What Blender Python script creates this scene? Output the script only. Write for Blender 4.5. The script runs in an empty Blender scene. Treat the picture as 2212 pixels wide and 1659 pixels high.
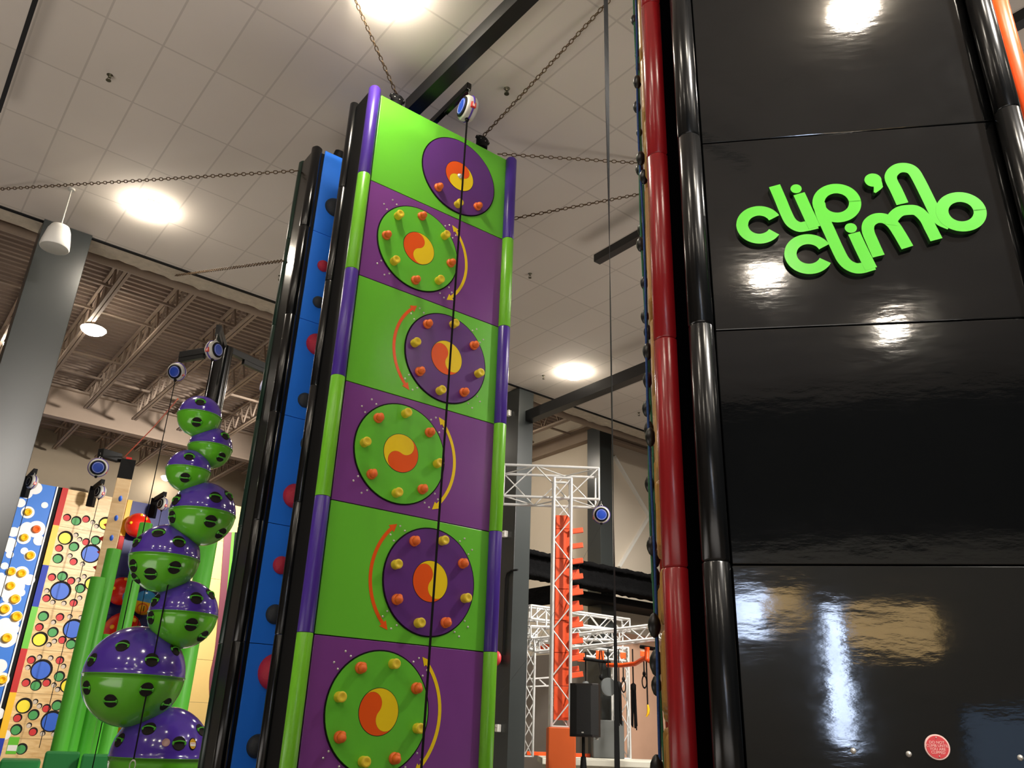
import bpy, bmesh, math, random
from mathutils import Vector, Matrix, noise
random.seed(7)
PI = math.pi
scene = bpy.context.scene
COL = scene.collection
# ------------------------------------------------------------------ camera model (phone looking up into the hall)
F, PITCH, ROLL, CZ = 1772.39, 0.4053, 0.0372, 1.644
CX, CY = 1106.0, 829.5
FW = Vector((0, math.cos(PITCH), math.sin(PITCH)))
R0 = Vector((1, 0, 0)); U0 = Vector((0, -math.sin(PITCH), math.cos(PITCH)))
RT = R0*math.cos(ROLL) + U0*math.sin(ROLL)
UP = -R0*math.sin(ROLL) + U0*math.cos(ROLL)
CAM = Vector((0, 0, CZ))
def ray(u, v): return FW + RT*((u-CX)/F) - UP*((v-CY)/F)
def atz(u, v, z):                       # the point of a sight line at height z
    d = ray(u, v); return CAM + d*((z-CZ)/d.z)
def atd(u, v, D):                       # the point of a sight line at horizontal distance D
    d = ray(u, v); return CAM + d*(D/math.hypot(d.x, d.y))
def onplane(u, v, o, n):
    d = ray(u, v); return CAM + d*((o-CAM).dot(n)/d.dot(n))
def frame(o, yaw):                      # local x along the face, y away from the viewer, z up
    c, s = math.cos(yaw), math.sin(yaw)
    return Matrix(((c, -s, 0, o[0]), (s, c, 0, o[1]), (0, 0, 1, o[2]), (0, 0, 0, 1)))
HALL = frame((0, 0, 0), 0.6632)         # x = along the ceiling edge, y = depth
HI = HALL.inverted()
def H(a, d, z): return HALL @ Vector((a, d, z))
TILE = (0.631, 1.245)
_g = HI @ atz(230.6, 38.4, 9.0); TILE_OFF = (-_g.x, -_g.y, 0)
LAMP_E = 108.0
# ------------------------------------------------------------------ materials
def lin(c):
    c = c/255.0
    return c/12.92 if c <= 0.04045 else ((c+0.055)/1.055)**2.4
def rgb(r, g, b): return (lin(r), lin(g), lin(b), 1.0)
MATS = {}
def mat(name, c, rough=0.45, metal=0.0, var=0.0, vscale=6.0, bump=0.0, bscale=30.0, coat=0.0, emit=0.0, stretch=None, spec=0.5):
    if name in MATS: return MATS[name]
    m = bpy.data.materials.new(name); m.use_nodes = True
    nt = m.node_tree; b = nt.nodes['Principled BSDF']
    col = rgb(*c)
    b.inputs['Base Color'].default_value = col
    b.inputs['Roughness'].default_value = rough
    b.inputs['Metallic'].default_value = metal
    b.inputs['Specular IOR Level'].default_value = spec
    b.inputs['Coat Weight'].default_value = coat
    b.inputs['Coat Roughness'].default_value = 0.08
    if emit:
        b.inputs['Emission Color'].default_value = col
        b.inputs['Emission Strength'].default_value = emit
    tc = nt.nodes.new('ShaderNodeTexCoord'); mp = nt.nodes.new('ShaderNodeMapping')
    nt.links.new(tc.outputs['Object'], mp.inputs['Vector'])
    if stretch: mp.inputs['Scale'].default_value = stretch
    if var:
        n = nt.nodes.new('ShaderNodeTexNoise'); n.inputs['Scale'].default_value = vscale; n.inputs['Detail'].default_value = 5
        nt.links.new(mp.outputs['Vector'], n.inputs['Vector'])
        mx = nt.nodes.new('ShaderNodeMix'); mx.data_type = 'RGBA'
        k1, k2 = 1-var, 1+var
        mx.inputs[6].default_value = (col[0]*k1, col[1]*k1, col[2]*k1, 1)
        mx.inputs[7].default_value = (min(1, col[0]*k2), min(1, col[1]*k2), min(1, col[2]*k2), 1)
        nt.links.new(n.outputs['Fac'], mx.inputs[0]); nt.links.new(mx.outputs[2], b.inputs['Base Color'])
    if bump:
        n2 = nt.nodes.new('ShaderNodeTexNoise'); n2.inputs['Scale'].default_value = bscale; n2.inputs['Detail'].default_value = 4
        nt.links.new(mp.outputs['Vector'], n2.inputs['Vector'])
        bp = nt.nodes.new('ShaderNodeBump'); bp.inputs['Strength'].default_value = bump; bp.inputs['Distance'].default_value = 0.02
        nt.links.new(n2.outputs['Fac'], bp.inputs['Height']); nt.links.new(bp.outputs['Normal'], b.inputs['Normal'])
    MATS[name] = m
    return m
def wood_mat(name, c1, c2, rough=0.4):
    m = bpy.data.materials.new(name); m.use_nodes = True; nt = m.node_tree; b = nt.nodes['Principled BSDF']
    b.inputs['Roughness'].default_value = rough
    tc = nt.nodes.new('ShaderNodeTexCoord'); mp = nt.nodes.new('ShaderNodeMapping'); mp.inputs['Scale'].default_value = (0.6, 0.6, 3.0)
    n = nt.nodes.new('ShaderNodeTexNoise'); n.inputs['Scale'].default_value = 2.5; n.inputs['Detail'].default_value = 8; n.inputs['Distortion'].default_value = 1.2
    r = nt.nodes.new('ShaderNodeValToRGB'); r.color_ramp.elements[0].position = 0.3; r.color_ramp.elements[1].position = 0.7
    r.color_ramp.elements[0].color = rgb(*c1); r.color_ramp.elements[1].color = rgb(*c2)
    nt.links.new(tc.outputs['Object'], mp.inputs['Vector']); nt.links.new(mp.outputs['Vector'], n.inputs['Vector'])
    nt.links.new(n.outputs['Fac'], r.inputs['Fac']); nt.links.new(r.outputs['Color'], b.inputs['Base Color'])
    MATS[name] = m; return m
def ceiling_mat():
    m = bpy.data.materials.new('ceiling_tiles'); m.use_nodes = True; nt = m.node_tree; b = nt.nodes['Principled BSDF']
    b.inputs['Roughness'].default_value = 0.9
    tc = nt.nodes.new('ShaderNodeTexCoord'); mp = nt.nodes.new('ShaderNodeMapping')
    mp.inputs['Rotation'].default_value = (0, 0, -0.6632); mp.inputs['Location'].default_value = TILE_OFF
    br = nt.nodes.new('ShaderNodeTexBrick'); br.offset = 0.0; br.squash = 1.0
    br.inputs['Scale'].default_value = 1.0; br.inputs['Brick Width'].default_value = TILE[0]; br.inputs['Row Height'].default_value = TILE[1]
    br.inputs['Mortar Size'].default_value = 0.014; br.inputs['Mortar Smooth'].default_value = 0.3
    br.inputs['Color1'].default_value = rgb(214, 205, 195); br.inputs['Color2'].default_value = rgb(210, 201, 190); br.inputs['Mortar'].default_value = rgb(192, 183, 173)
    n = nt.nodes.new('ShaderNodeTexNoise'); n.inputs['Scale'].default_value = 0.7; n.inputs['Detail'].default_value = 4
    mx = nt.nodes.new('ShaderNodeMix'); mx.data_type = 'RGBA'; mx.blend_type = 'MULTIPLY'; mx.inputs[0].default_value = 1.0
    rr = nt.nodes.new('ShaderNodeValToRGB'); rr.color_ramp.elements[0].color = (0.88, 0.88, 0.88, 1); rr.color_ramp.elements[1].color = (1, 1, 1, 1)
    nt.links.new(tc.outputs['Object'], mp.inputs['Vector']); nt.links.new(mp.outputs['Vector'], br.inputs['Vector'])
    nt.links.new(tc.outputs['Object'], n.inputs['Vector']); nt.links.new(n.outputs['Fac'], rr.inputs['Fac'])
    nt.links.new(br.outputs['Color'], mx.inputs[6]); nt.links.new(rr.outputs['Color'], mx.inputs[7]); nt.links.new(mx.outputs[2], b.inputs['Base Color'])
    return m
def gloss_black():
    m = bpy.data.materials.new('black_gloss_laminate'); m.use_nodes = True; nt = m.node_tree; b = nt.nodes['Principled BSDF']
    b.inputs['Base Color'].default_value = rgb(9, 10, 11); b.inputs['Specular IOR Level'].default_value = 0.72
    tc = nt.nodes.new('ShaderNodeTexCoord'); mp = nt.nodes.new('ShaderNodeMapping'); mp.inputs['Scale'].default_value = (1.0, 1.0, 3.0)
    n = nt.nodes.new('ShaderNodeTexNoise'); n.inputs['Scale'].default_value = 3.2; n.inputs['Detail'].default_value = 6
    n2 = nt.nodes.new('ShaderNodeTexNoise'); n2.inputs['Scale'].default_value = 1.4; n2.inputs['Detail'].default_value = 7; n2.inputs['Roughness'].default_value = 0.7
    rr = nt.nodes.new('ShaderNodeMapRange'); rr.inputs['From Min'].default_value = 0.35; rr.inputs['From Max'].default_value = 0.7; rr.inputs['To Min'].default_value = 0.03; rr.inputs['To Max'].default_value = 0.1
    bp = nt.nodes.new('ShaderNodeBump'); bp.inputs['Strength'].default_value = 0.022; bp.inputs['Distance'].default_value = 0.05
    nt.links.new(tc.outputs['Object'], mp.inputs['Vector']); nt.links.new(mp.outputs['Vector'], n.inputs['Vector'])
    nt.links.new(tc.outputs['Object'], n2.inputs['Vector']); nt.links.new(n2.outputs['Fac'], rr.inputs['Value']); nt.links.new(rr.outputs['Result'], b.inputs['Roughness'])
    nt.links.new(n.outputs['Fac'], bp.inputs['Height']); nt.links.new(bp.outputs['Normal'], b.inputs['Normal'])
    return m
M_GREEN = mat('lime_laminate', (106, 198, 54), 0.28, var=0.03, vscale=3, bump=0.015, bscale=14)
M_PURPLE = mat('purple_laminate', (124, 64, 142), 0.25, var=0.05, vscale=3, bump=0.015, bscale=14)
M_DISCP = mat('purple_disc', (98, 52, 128), 0.26, var=0.03)
M_DISCG = mat('lime_disc', (102, 196, 56), 0.26, var=0.03)
M_TUBEP = mat('violet_vinyl', (74, 46, 150), 0.3, bump=0.02, bscale=20)
M_TUBEG = mat('lime_vinyl', (118, 200, 44), 0.3, bump=0.02, bscale=20)
M_BLK = mat('black_vinyl', (7, 8, 9), 0.2, bump=0.012, bscale=16)
M_BLKM = mat('black_matte', (6, 6, 7), 0.7, spec=0.25)
M_STEELB = mat('black_steel', (13, 14, 16), 0.42, var=0.1, vscale=2)
M_FUZZ = mat('sprayed_black_foam', (11, 11, 12), 1.0, bump=1.0, bscale=22, var=0.6, vscale=14, spec=0.1)
M_VOID = mat('black_felt', (3, 3, 4), 1.0, spec=0.0)
M_ORANGE = mat('orange_hold', (238, 110, 36), 0.5, bump=0.1, bscale=60)
M_YELLOW = mat('yellow_hold', (236, 208, 48), 0.5, bump=0.1, bscale=60)
M_YYO = mat('orange_print', (240, 92, 26), 0.25)
M_YYY = mat('yellow_print', (246, 214, 30), 0.25)
M_BOLT = mat('zinc_bolt', (215, 212, 205), 0.35, 0.6)
M_BLUE = mat('blue_laminate', (38, 126, 248), 0.42, var=0.03, bump=0.02, bscale=60)
M_REDH = mat('crimson_hold', (178, 30, 58), 0.6, bump=0.3, bscale=70)
M_DARKH = mat('charcoal_hold', (36, 40, 44), 0.65, bump=0.2, bscale=70)
M_DGREEN = mat('dark_green_vinyl', (14, 42, 32), 0.28)
M_REDT = mat('red_vinyl', (140, 22, 27), 0.24, bump=0.03, bscale=18)
M_ORT = mat('orange_vinyl', (238, 82, 24), 0.3)
M_GOLD = mat('gold_brick', (176, 128, 58), 0.4, bump=0.3, bscale=24, var=0.15)
M_GLOSS = gloss_black()
M_LOGO = mat('logo_green', (74, 172, 40), 0.22)
M_LOGOD = mat('logo_edge', (26, 74, 22), 0.4)
M_BALLP = mat('ball_purple', (84, 56, 168), 0.14, coat=0.5)
M_BALLG = mat('ball_green', (96, 186, 40), 0.18, coat=0.4)
M_CHAIN = mat('rusty_chain', (92, 74, 54), 0.5, 0.7, var=0.3, vscale=60)
M_WHITE = mat('white_plastic', (232, 230, 224), 0.4)
M_GREY = mat('grey_shell', (186, 184, 176), 0.4)
M_BLUEC = mat('blue_cap', (36, 72, 178), 0.35)
M_REDL = mat('red_label', (206, 60, 48), 0.45)
M_ALU = mat('aluminium_truss', (226, 226, 224), 0.32, 0.35)
M_ORB = mat('orange_board', (232, 84, 36), 0.45)
M_ORBX = mat('orange_box', (226, 100, 40), 0.55, var=0.04)
M_COLUMN = mat('graphite_paint', (50, 54, 54), 0.3, var=0.08, vscale=1.5)
M_WALLW = mat('wall_paint', (214, 202, 184), 0.85, var=0.03, vscale=1)
M_WALLG = mat('wall_paint_grey', (134, 126, 120), 0.8, var=0.06, vscale=0.7)
M_PEACH = mat('sponged_peach_paint', (206, 164, 138), 0.85, var=0.22, vscale=0.9)
M_DECK = mat('painted_deck', (140, 122, 108), 0.8, var=0.1, vscale=2)
M_JOIST = mat('painted_joist', (150, 132, 116), 0.75, var=0.08, vscale=3)
M_INSUL = mat('insulation_fluff', (190, 178, 160), 1.0, bump=1.0, bscale=14, var=0.25, vscale=9)
M_FLOOR = mat('floor_mats', (128, 120, 112), 0.6, var=0.06)
M_WALLT = mat('wall_paint_tan', (150, 136, 116), 0.85, var=0.04)
M_BACKW = mat('back_wall_paint', (176, 176, 172), 0.85)
M_DARKW = mat('dark_wall', (12, 13, 15), 0.85)
M_CLOUD = mat('cloud_blue', (34, 116, 214), 0.5)
M_CLW = mat('cloud_white', (240, 240, 240), 0.5)
M_PLY = wood_mat('plywood', (210, 166, 104), (240, 208, 150))
M_PLY2 = wood_mat('pale_plywood', (222, 180, 128), (238, 206, 160))
M_CREAM = mat('cream_wall', (242, 206, 128), 0.5, var=0.05, vscale=1)
M_NAVY = mat('navy_wall', (12, 22, 110), 0.45)
M_HOLER = mat('hole_red', (206, 40, 40), 0.55); M_HOLEG = mat('hole_green', (66, 156, 80), 0.55)
M_HOLEY = mat('hole_yellow', (248, 226, 40), 0.5); M_HOLEB = mat('hole_blue', (38, 96, 206), 0.5)
M_HOLEW = mat('hole_pale', (206, 190, 172), 0.6); M_HOLE = mat('hole_dark', (24, 18, 14), 0.9)
M_RED = mat('strip_red', (196, 30, 26), 0.6); M_YEL = mat('strip_yellow', (250, 192, 20), 0.45)
M_BLUS = mat('strip_blue', (14, 48, 170), 0.6); M_GRS = mat('strip_green', (98, 190, 34), 0.45)
M_MAROON = mat('maroon_strip', (120, 56, 72), 0.5)
M_POLEG = mat('green_pole', (94, 200, 62), 0.4); M_PADG = mat('green_pad', (44, 150, 74), 0.5)
M_BALLR = mat('red_ball', (224, 42, 26), 0.25); M_BALLB = mat('sky_ball', (66, 158, 222), 0.25)
M_ROPEG = mat('green_rope', (42, 104, 74), 0.8, var=0.6, vscale=90); M_ROPEB = mat('blue_rope', (34, 70, 132), 0.8, var=0.6, vscale=90)
M_POD = mat('black_rubber', (18, 19, 21), 0.36)
M_SIGN = mat('sign_red', (206, 62, 66), 0.4); M_SIGNW = mat('sign_pink_white', (238, 196, 188), 0.4)
M_GPAD = mat('grey_pad', (84, 86, 85), 0.75, var=0.08); M_DISCGR = mat('grey_disc', (84, 88, 88), 0.6)
M_BRASS = mat('brass', (92, 88, 72), 0.4, 0.8)
M_BEIGE = mat('pale_mat', (206, 204, 190), 0.7, var=0.04)
M_SPK = mat('speaker_black', (10, 10, 10), 0.6, bump=0.1, bscale=120); M_SPKS = mat('speaker_side', (26, 21, 19), 0.5)
LAMP = mat('lamp_lens', (255, 244, 226), 0.4, emit=LAMP_E)
# ------------------------------------------------------------------ mesh builder
class MB:
    def __init__(s): s.v = []; s.f = []; s.m = []; s.sm = []; s.mi = 0
    def add(s, vs, fs, M=None, smooth=False):
        o = len(s.v)
        s.v += [tuple((M @ Vector(p)) if M else p) for p in vs]
        for f in fs:
            s.f.append([i+o for i in f]); s.m.append(s.mi); s.sm.append(smooth)
        return s
    def mat(s, i): s.mi = i; return s
    def box(s, x0, x1, y0, y1, z0, z1, M=None):
        return s.add([(x0,y0,z0),(x1,y0,z0),(x1,y1,z0),(x0,y1,z0),(x0,y0,z1),(x1,y0,z1),(x1,y1,z1),(x0,y1,z1)],
                     [(0,3,2,1),(4,5,6,7),(0,1,5,4),(1,2,6,5),(2,3,7,6),(3,0,4,7)], M)
    def bar(s, a, b, w, h, up=(0,0,1)):          # rectangular bar from a to b
        a, b = Vector(a), Vector(b); d = b-a; L = d.length; d.normalize()
        x = d.cross(Vector(up));
        if x.length < 1e-4: x = d.cross(Vector((0,1,0)))
        x.normalize(); y = x.cross(d)
        M = Matrix(((x.x,d.x,y.x,a.x),(x.y,d.y,y.y,a.y),(x.z,d.z,y.z,a.z),(0,0,0,1)))
        return s.box(-w/2, w/2, 0, L, -h/2, h/2, M)
    def lathe(s, prof, n=24, M=None, smooth=True):   # profile of (r,z)
        vs = []; fs = []
        for r, z in prof:
            for k in range(n):
                t = 2*PI*k/n; vs.append((r*math.cos(t), r*math.sin(t), z))
        for i in range(len(prof)-1):
            for k in range(n):
                k2 = (k+1) % n; fs.append((i*n+k, i*n+k2, (i+1)*n+k2, (i+1)*n+k))
        s.add(vs, fs, M, smooth)
        for i, rev in ((0, True), (len(prof)-1, False)):
            if prof[i][0] > 1e-5:
                c = [(prof[i][0]*math.cos(2*PI*k/n), prof[i][0]*math.sin(2*PI*k/n), prof[i][1]) for k in range(n)]
                s.add(c, [list(range(n))[::-1] if rev else list(range(n))], M, False)
        return s
    def cyl(s, a, b, r, r2=None, n=16):
        a, b = Vector(a), Vector(b); d = b-a
        M = Matrix.Translation(a) @ d.to_track_quat('Z', 'Y').to_matrix().to_4x4()
        return s.lathe([(r, 0), (r if r2 is None else r2, d.length)], n, M)
    def ball(s, c, r, seg=20, rings=12, M=None, scale=(1,1,1)):
        T = Matrix.Translation(c) if M is None else M @ Matrix.Translation(c)
        T = T @ Matrix.Diagonal((scale[0], scale[1], scale[2], 1))
        return s.lathe([(max(1e-6, r*math.sin(PI*i/rings)), -r*math.cos(PI*i/rings)) for i in range(rings+1)], seg, T)
    def torus(s, M, R, r, n=24, k=8):
        vs = [((R+r*math.cos(2*PI*j/k))*math.cos(2*PI*i/n), (R+r*math.cos(2*PI*j/k))*math.sin(2*PI*i/n), r*math.sin(2*PI*j/k)) for i in range(n) for j in range(k)]
        fs = [(i*k+j, ((i+1)%n)*k+j, ((i+1)%n)*k+(j+1)%k, i*k+(j+1)%k) for i in range(n) for j in range(k)]
        return s.add(vs, fs, M, True)
    def tube(s, pts, r, k=8, closed=False):
        pts = [Vector(p) for p in pts]; n = len(pts); vs = []; prev = None
        for i, p in enumerate(pts):
            t = (pts[(i+1) % n] - pts[i-1]) if closed or 0 < i < n-1 else (pts[1]-pts[0] if i == 0 else pts[-1]-pts[-2])
            t.normalize()
            x = prev - t*prev.dot(t) if prev is not None else t.orthogonal()
            if x.length < 1e-6: x = t.orthogonal()
            x.normalize(); prev = x; y = t.cross(x)
            rr = r[i] if isinstance(r, (list, tuple)) else r
            for j in range(k):
                a = 2*PI*j/k; vs.append(p + x*(rr*math.cos(a)) + y*(rr*math.sin(a)))
        m = n if closed else n-1
        fs = [(i*k+j, i*k+(j+1)%k, ((i+1)%n)*k+(j+1)%k, ((i+1)%n)*k+j) for i in range(m) for j in range(k)]
        s.add(vs, fs, None, True)
        if not closed:
            s.add(vs[:k], [list(range(k))[::-1]]); s.add(vs[-k:], [list(range(k))])
        return s
    def prism(s, poly, y0, y1, M=None, cap_back=True, side=None):      # outline in local xz, extruded along y; y0 faces the viewer
        n = len(poly)
        area = sum(poly[i][0]*poly[(i+1)%n][1]-poly[(i+1)%n][0]*poly[i][1] for i in range(n))
        if area < 0: poly = poly[::-1]
        f = [(x, y0, z) for x, z in poly]; b = [(x, y1, z) for x, z in poly]
        s.add(f, [list(range(n))], M)
        if cap_back: s.add(b, [list(range(n))[::-1]], M)
        mi = s.mi
        if side is not None: s.mi = side
        s.add(f+b, [(i, i+n, (i+1)%n+n, (i+1)%n) for i in range(n)], M)
        s.mi = mi
        return s
    def strip(s, pts, w, y0, y1, M=None, side=None, r_end=False):       # a flat stroke of width w along pts (local xz)
        n = len(pts); L = []; Rr = []
        for i in range(n):
            a = Vector(pts[max(0, i-1)]); b = Vector(pts[min(n-1, i+1)]); t = (b-a).normalized(); nn = Vector((-t.y, t.x))
            p = Vector(pts[i]); ww = w[i] if isinstance(w, (list, tuple)) else w
            L.append(tuple(p+nn*ww/2)); Rr.append(tuple(p-nn*ww/2))
        vs = []; fs = []
        for i in range(n): vs += [(L[i][0], y0, L[i][1]), (Rr[i][0], y0, Rr[i][1]), (L[i][0], y1, L[i][1]), (Rr[i][0], y1, Rr[i][1])]
        ff = [(4*i, 4*i+1, 4*i+5, 4*i+4) for i in range(n-1)]
        ss = [(4*i, 4*i+4, 4*i+6, 4*i+2) for i in range(n-1)] + [(4*i+1, 4*i+3, 4*i+7, 4*i+5) for i in range(n-1)] + [(0, 2, 3, 1), (4*n-4, 4*n-3, 4*n-1, 4*n-2)]
        s.add(vs, ff, M)
        mi = s.mi
        if side is not None: s.mi = side
        s.add(vs, ss, M); s.mi = mi
        return s
    def build(s, name, mats, parent=None, origin=None, bevel=0.0, label=None, kind=None):
        me = bpy.data.meshes.new(name)
        off = Vector((0, 0, 0))
        if parent is not None:
            p = parent
            while p is not None: off += p.location; p = p.parent
        elif origin is not None: off = Vector(origin)
        me.from_pydata([tuple(Vector(v)-off) for v in s.v], [], s.f)
        for m in (mats if isinstance(mats, (list, tuple)) else [mats]): me.materials.append(m)
        me.polygons.foreach_set('material_index', s.m); me.polygons.foreach_set('use_smooth', s.sm); me.update()
        o = bpy.data.objects.new(name, me); COL.objects.link(o)
        if parent is not None: o.parent = parent
        elif origin is not None: o.location = origin
        if bevel:
            bm = bmesh.new(); bm.from_mesh(me); bmesh.ops.remove_doubles(bm, verts=bm.verts, dist=1e-5); bm.to_mesh(me); bm.free()
            b = o.modifiers.new('edge', 'BEVEL'); b.width = bevel; b.segments = 2; b.limit_method = 'ANGLE'
        if label: o['label'] = label
        if kind: o['kind'] = kind
        return o
def tag(o, label, cat, group=None):
    o['label'] = label; o['category'] = cat
    if group: o['group'] = group
    return o
def thing(name, label, cat, loc, group=None):
    o = bpy.data.objects.new(name, None); COL.objects.link(o); o.location = loc; o.empty_display_size = 0.1
    return tag(o, label, cat, group)
def struct(name, mb, m, label=None, cat=None, bevel=0.0, parent=None):
    o = mb.build(name, m, bevel=bevel, parent=parent); o['kind'] = 'structure'
    if label: o['label'] = label
    if cat: o['category'] = cat
    return o
def text(body, size, M, m, parent, name='lettering', extrude=0.001):
    c = bpy.data.curves.new(name, 'FONT'); c.body = body; c.size = size; c.align_x = 'CENTER'; c.align_y = 'CENTER'; c.extrude = extrude
    c.materials.append(m); o = bpy.data.objects.new(name, c); COL.objects.link(o)
    off = Vector((0, 0, 0)); p = parent
    while p is not None: off += p.location; p = p.parent
    me = o.to_mesh().copy(); bpy.data.objects.remove(o); me.materials.clear(); me.materials.append(m)
    me.transform(Matrix.Translation(-off) @ M @ Matrix.Rotation(PI/2, 4, 'X'))
    o = bpy.data.objects.new(name, me); COL.objects.link(o); o.parent = parent
    return o
def circ(x, z, r, n=40, a0=0, a1=2*PI):
    return [(x+r*math.cos(a0+(a1-a0)*i/n), z+r*math.sin(a0+(a1-a0)*i/n)) for i in range(n)]

# ------------------------------------------------------------------ setting
ZC, ZD = 9.0, 10.35
EDGE, FAR, A0, A1, NEAR = 13.52, 29.2, -12.0, 27.0, -14.0       # hall frame: ceiling edge depth, far wall depth, ends
fl = MB().box(A0, A1, NEAR, FAR, -0.1, 0, HALL); struct('floor', fl, M_FLOOR)
ce = MB().box(A0, A1, NEAR, EDGE, ZC, ZC+0.06, HALL)
struct('ceiling', ce, ceiling_mat())
# painted roof deck beyond the tiled ceiling: corrugations run along the hall
dk = MB(); vs = []; fs = []; y = EDGE-0.3; k = 0
prof = [(0, 0), (0.07, 0), (0.10, -0.075), (0.17, -0.075), (0.20, 0)]
ys = []
while y < FAR+0.3:
    for py, pz in prof[:-1]: ys.append((y+py, ZD+pz))
    y += 0.2
for (yy, zz) in ys: vs += [(A0, yy, zz), (A1, yy, zz)]
fs = [(2*i, 2*i+1, 2*i+3, 2*i+2) for i in range(len(ys)-1)]
dk.add(vs, fs, HALL); struct('ceiling_deck', dk, M_DECK)
# ragged insulation band hanging over the ceiling edge, with a dark trim
ins = MB(); n = 160; rows = 7; vs = []; fs = []
for i in range(n+1):
    a = A0 + (A1-A0)*i/n
    for j in range(rows+1):
        z = ZC+0.04+1.3*j/rows
        dd = EDGE+0.03+0.16*math.sin(PI*j/rows)+0.07*noise.noise(Vector((a*1.7, z*3, 2)))
        vs.append((a, dd, z+0.03*noise.noise(Vector((a*3, z*2, 7)))))
fs = [(i*(rows+1)+j, (i+1)*(rows+1)+j, (i+1)*(rows+1)+j+1, i*(rows+1)+j+1) for i in range(n) for j in range(rows)]
ins.add(vs, fs, HALL, True); struct('trim_1', ins, M_INSUL)
def ins2():
    m = MB(); n = 300; rows = 8; vs = []
    for i in range(n+1):
        a = A0+(A1-A0)*i/n
        for j in range(rows+1):
            d = 13.57+0.55*j/rows; nz = noise.noise(Vector((a*4, d*9, 3)))+0.6*noise.noise(Vector((a*11, d*20, 1)))
            z = 9.03+0.05*nz+(0.12 if j in (0, rows) else 0.0); vs.append((a, d+0.04*noise.noise(Vector((a*6, j, 9))), z))
    fs = [(i*(rows+1)+j, (i+1)*(rows+1)+j, (i+1)*(rows+1)+j+1, i*(rows+1)+j+1) for i in range(n) for j in range(rows)]
    return m.add(vs, fs, HALL, True)
struct('trim_2', MB().box(A0, A1, EDGE-0.01, EDGE+0.05, ZC-0.02, ZC+0.09, HALL), M_BLKM)
struct('sprayed_edge_beam', ins2(), M_INSUL)
# walls
struct('wall_far', MB().box(A0, 15.3, FAR, FAR+0.2, 0, ZD, HALL), M_WALLT)
struct('wall_left', MB().box(A0-0.2, A0, NEAR, FAR, 0, ZD, HALL), M_WALLG)
struct('wall_right', MB().box(A1, A1+0.2, NEAR, FAR, 0, ZD, HALL), M_WALLW)
wa, wd = 15.3, 15.75
struct('wall_corner_side', MB().box(wa, wa+0.2, wd, FAR, 0, ZD, HALL), M_WALLW)
struct('wall_corner_front', MB().box(wa, A1, wd, wd+0.2, 4.25, ZD, HALL), M_WALLW)
struct('wall_corner_lower', MB().box(wa-0.02, A1, wd-0.02, wd+0.2, 0, 4.25, HALL), M_PEACH)
struct('wall_corner_lower_side', MB().box(wa-0.03, wa, wd, FAR, 0, 3.7, HALL), M_WALLG)
# the end of the hall behind the viewer: dark above, grey below, with bright windows
bo, by_ = Vector((0, -11.0, 0)), -0.06
BK = frame(bo, by_)
struct('wall_back_upper', MB().box(-14, 14, -0.2, 0, 5.6, 9.0, BK), M_DARKW)
struct('wall_back', MB().box(-14, 14, -0.2, 0, 0, 5.6, BK), M_BACKW)
# columns
def column(a0, a1, d0, d1, z1, label):
    o = struct('column', MB().box(a0, a1, d0, d1, 0, z1, HALL), M_COLUMN, label, 'column', bevel=0.006); return o
column(0.89, 1.61, 13.45, 13.95, 9.02, 'broad graphite square column at left end of tiled ceiling')
column(10.81, 11.24, 13.55, 14.3, 9.02, 'dark square column standing just right of the green and purple tower')
column(15.0, 15.45, 15.2, 15.7, 9.6, 'distant graphite column in the corner of the cream walls')
# roof joists with zigzag webs, each one its own
def joist(a, d0, d1, zb, zt):
    m = MB()
    for s in (-0.04, 0.04):
        m.box(a+s-0.03, a+s+0.03, d0+0.5, d1-0.5, zb, zb+0.05, HALL)
        m.box(a+s-0.03, a+s+0.03, d0, d1, zt-0.06, zt, HALL)
    nn = int((d1-d0-1.0)/0.62); st = (d1-d0-1.0)/nn
    for i in range(nn):
        y0 = d0+0.5+i*st; ym = y0+st/2
        m.bar(H(a, y0, zt-0.03), H(a, ym, zb+0.03), 0.045, 0.02); m.bar(H(a, ym, zb+0.03), H(a, y0+st, zt-0.03), 0.045, 0.02)
    struct('roof_joist', m, M_JOIST)
k = -3
while 2.58+1.27*k < 15.2:
    a = 2.58+1.27*k
    joist(a, EDGE+0.1, 24.5, 9.55, ZD-0.08); joist(a+0.15, 25.0, FAR, 9.55, ZD-0.08); k += 1
g = MB().box(A0, wa, 24.62, 24.9, 9.35, 9.40, HALL).box(A0, wa, 24.75, 24.77, 9.40, 10.2, HALL).box(A0, wa, 24.62, 24.9, 10.2, 10.26, HALL)
struct('roof_girder', g, M_JOIST)
for dd, zz in ((16.6, 9.75), (18.4, 9.98), (20.6, 9.75), (22.6, 9.98), (26.8, 9.75)):
    struct('joist_bridging', MB().bar(H(A0, dd, zz), H(wa, dd, zz), 0.05, 0.05), M_JOIST)
struct('roof_pipe', MB().cyl(H(A0, 14.8, 9.34), H(24, 14.8, 9.34), 0.085), M_JOIST, 'pale pipe running along the edge of the tiled ceiling', 'pipe')
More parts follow.
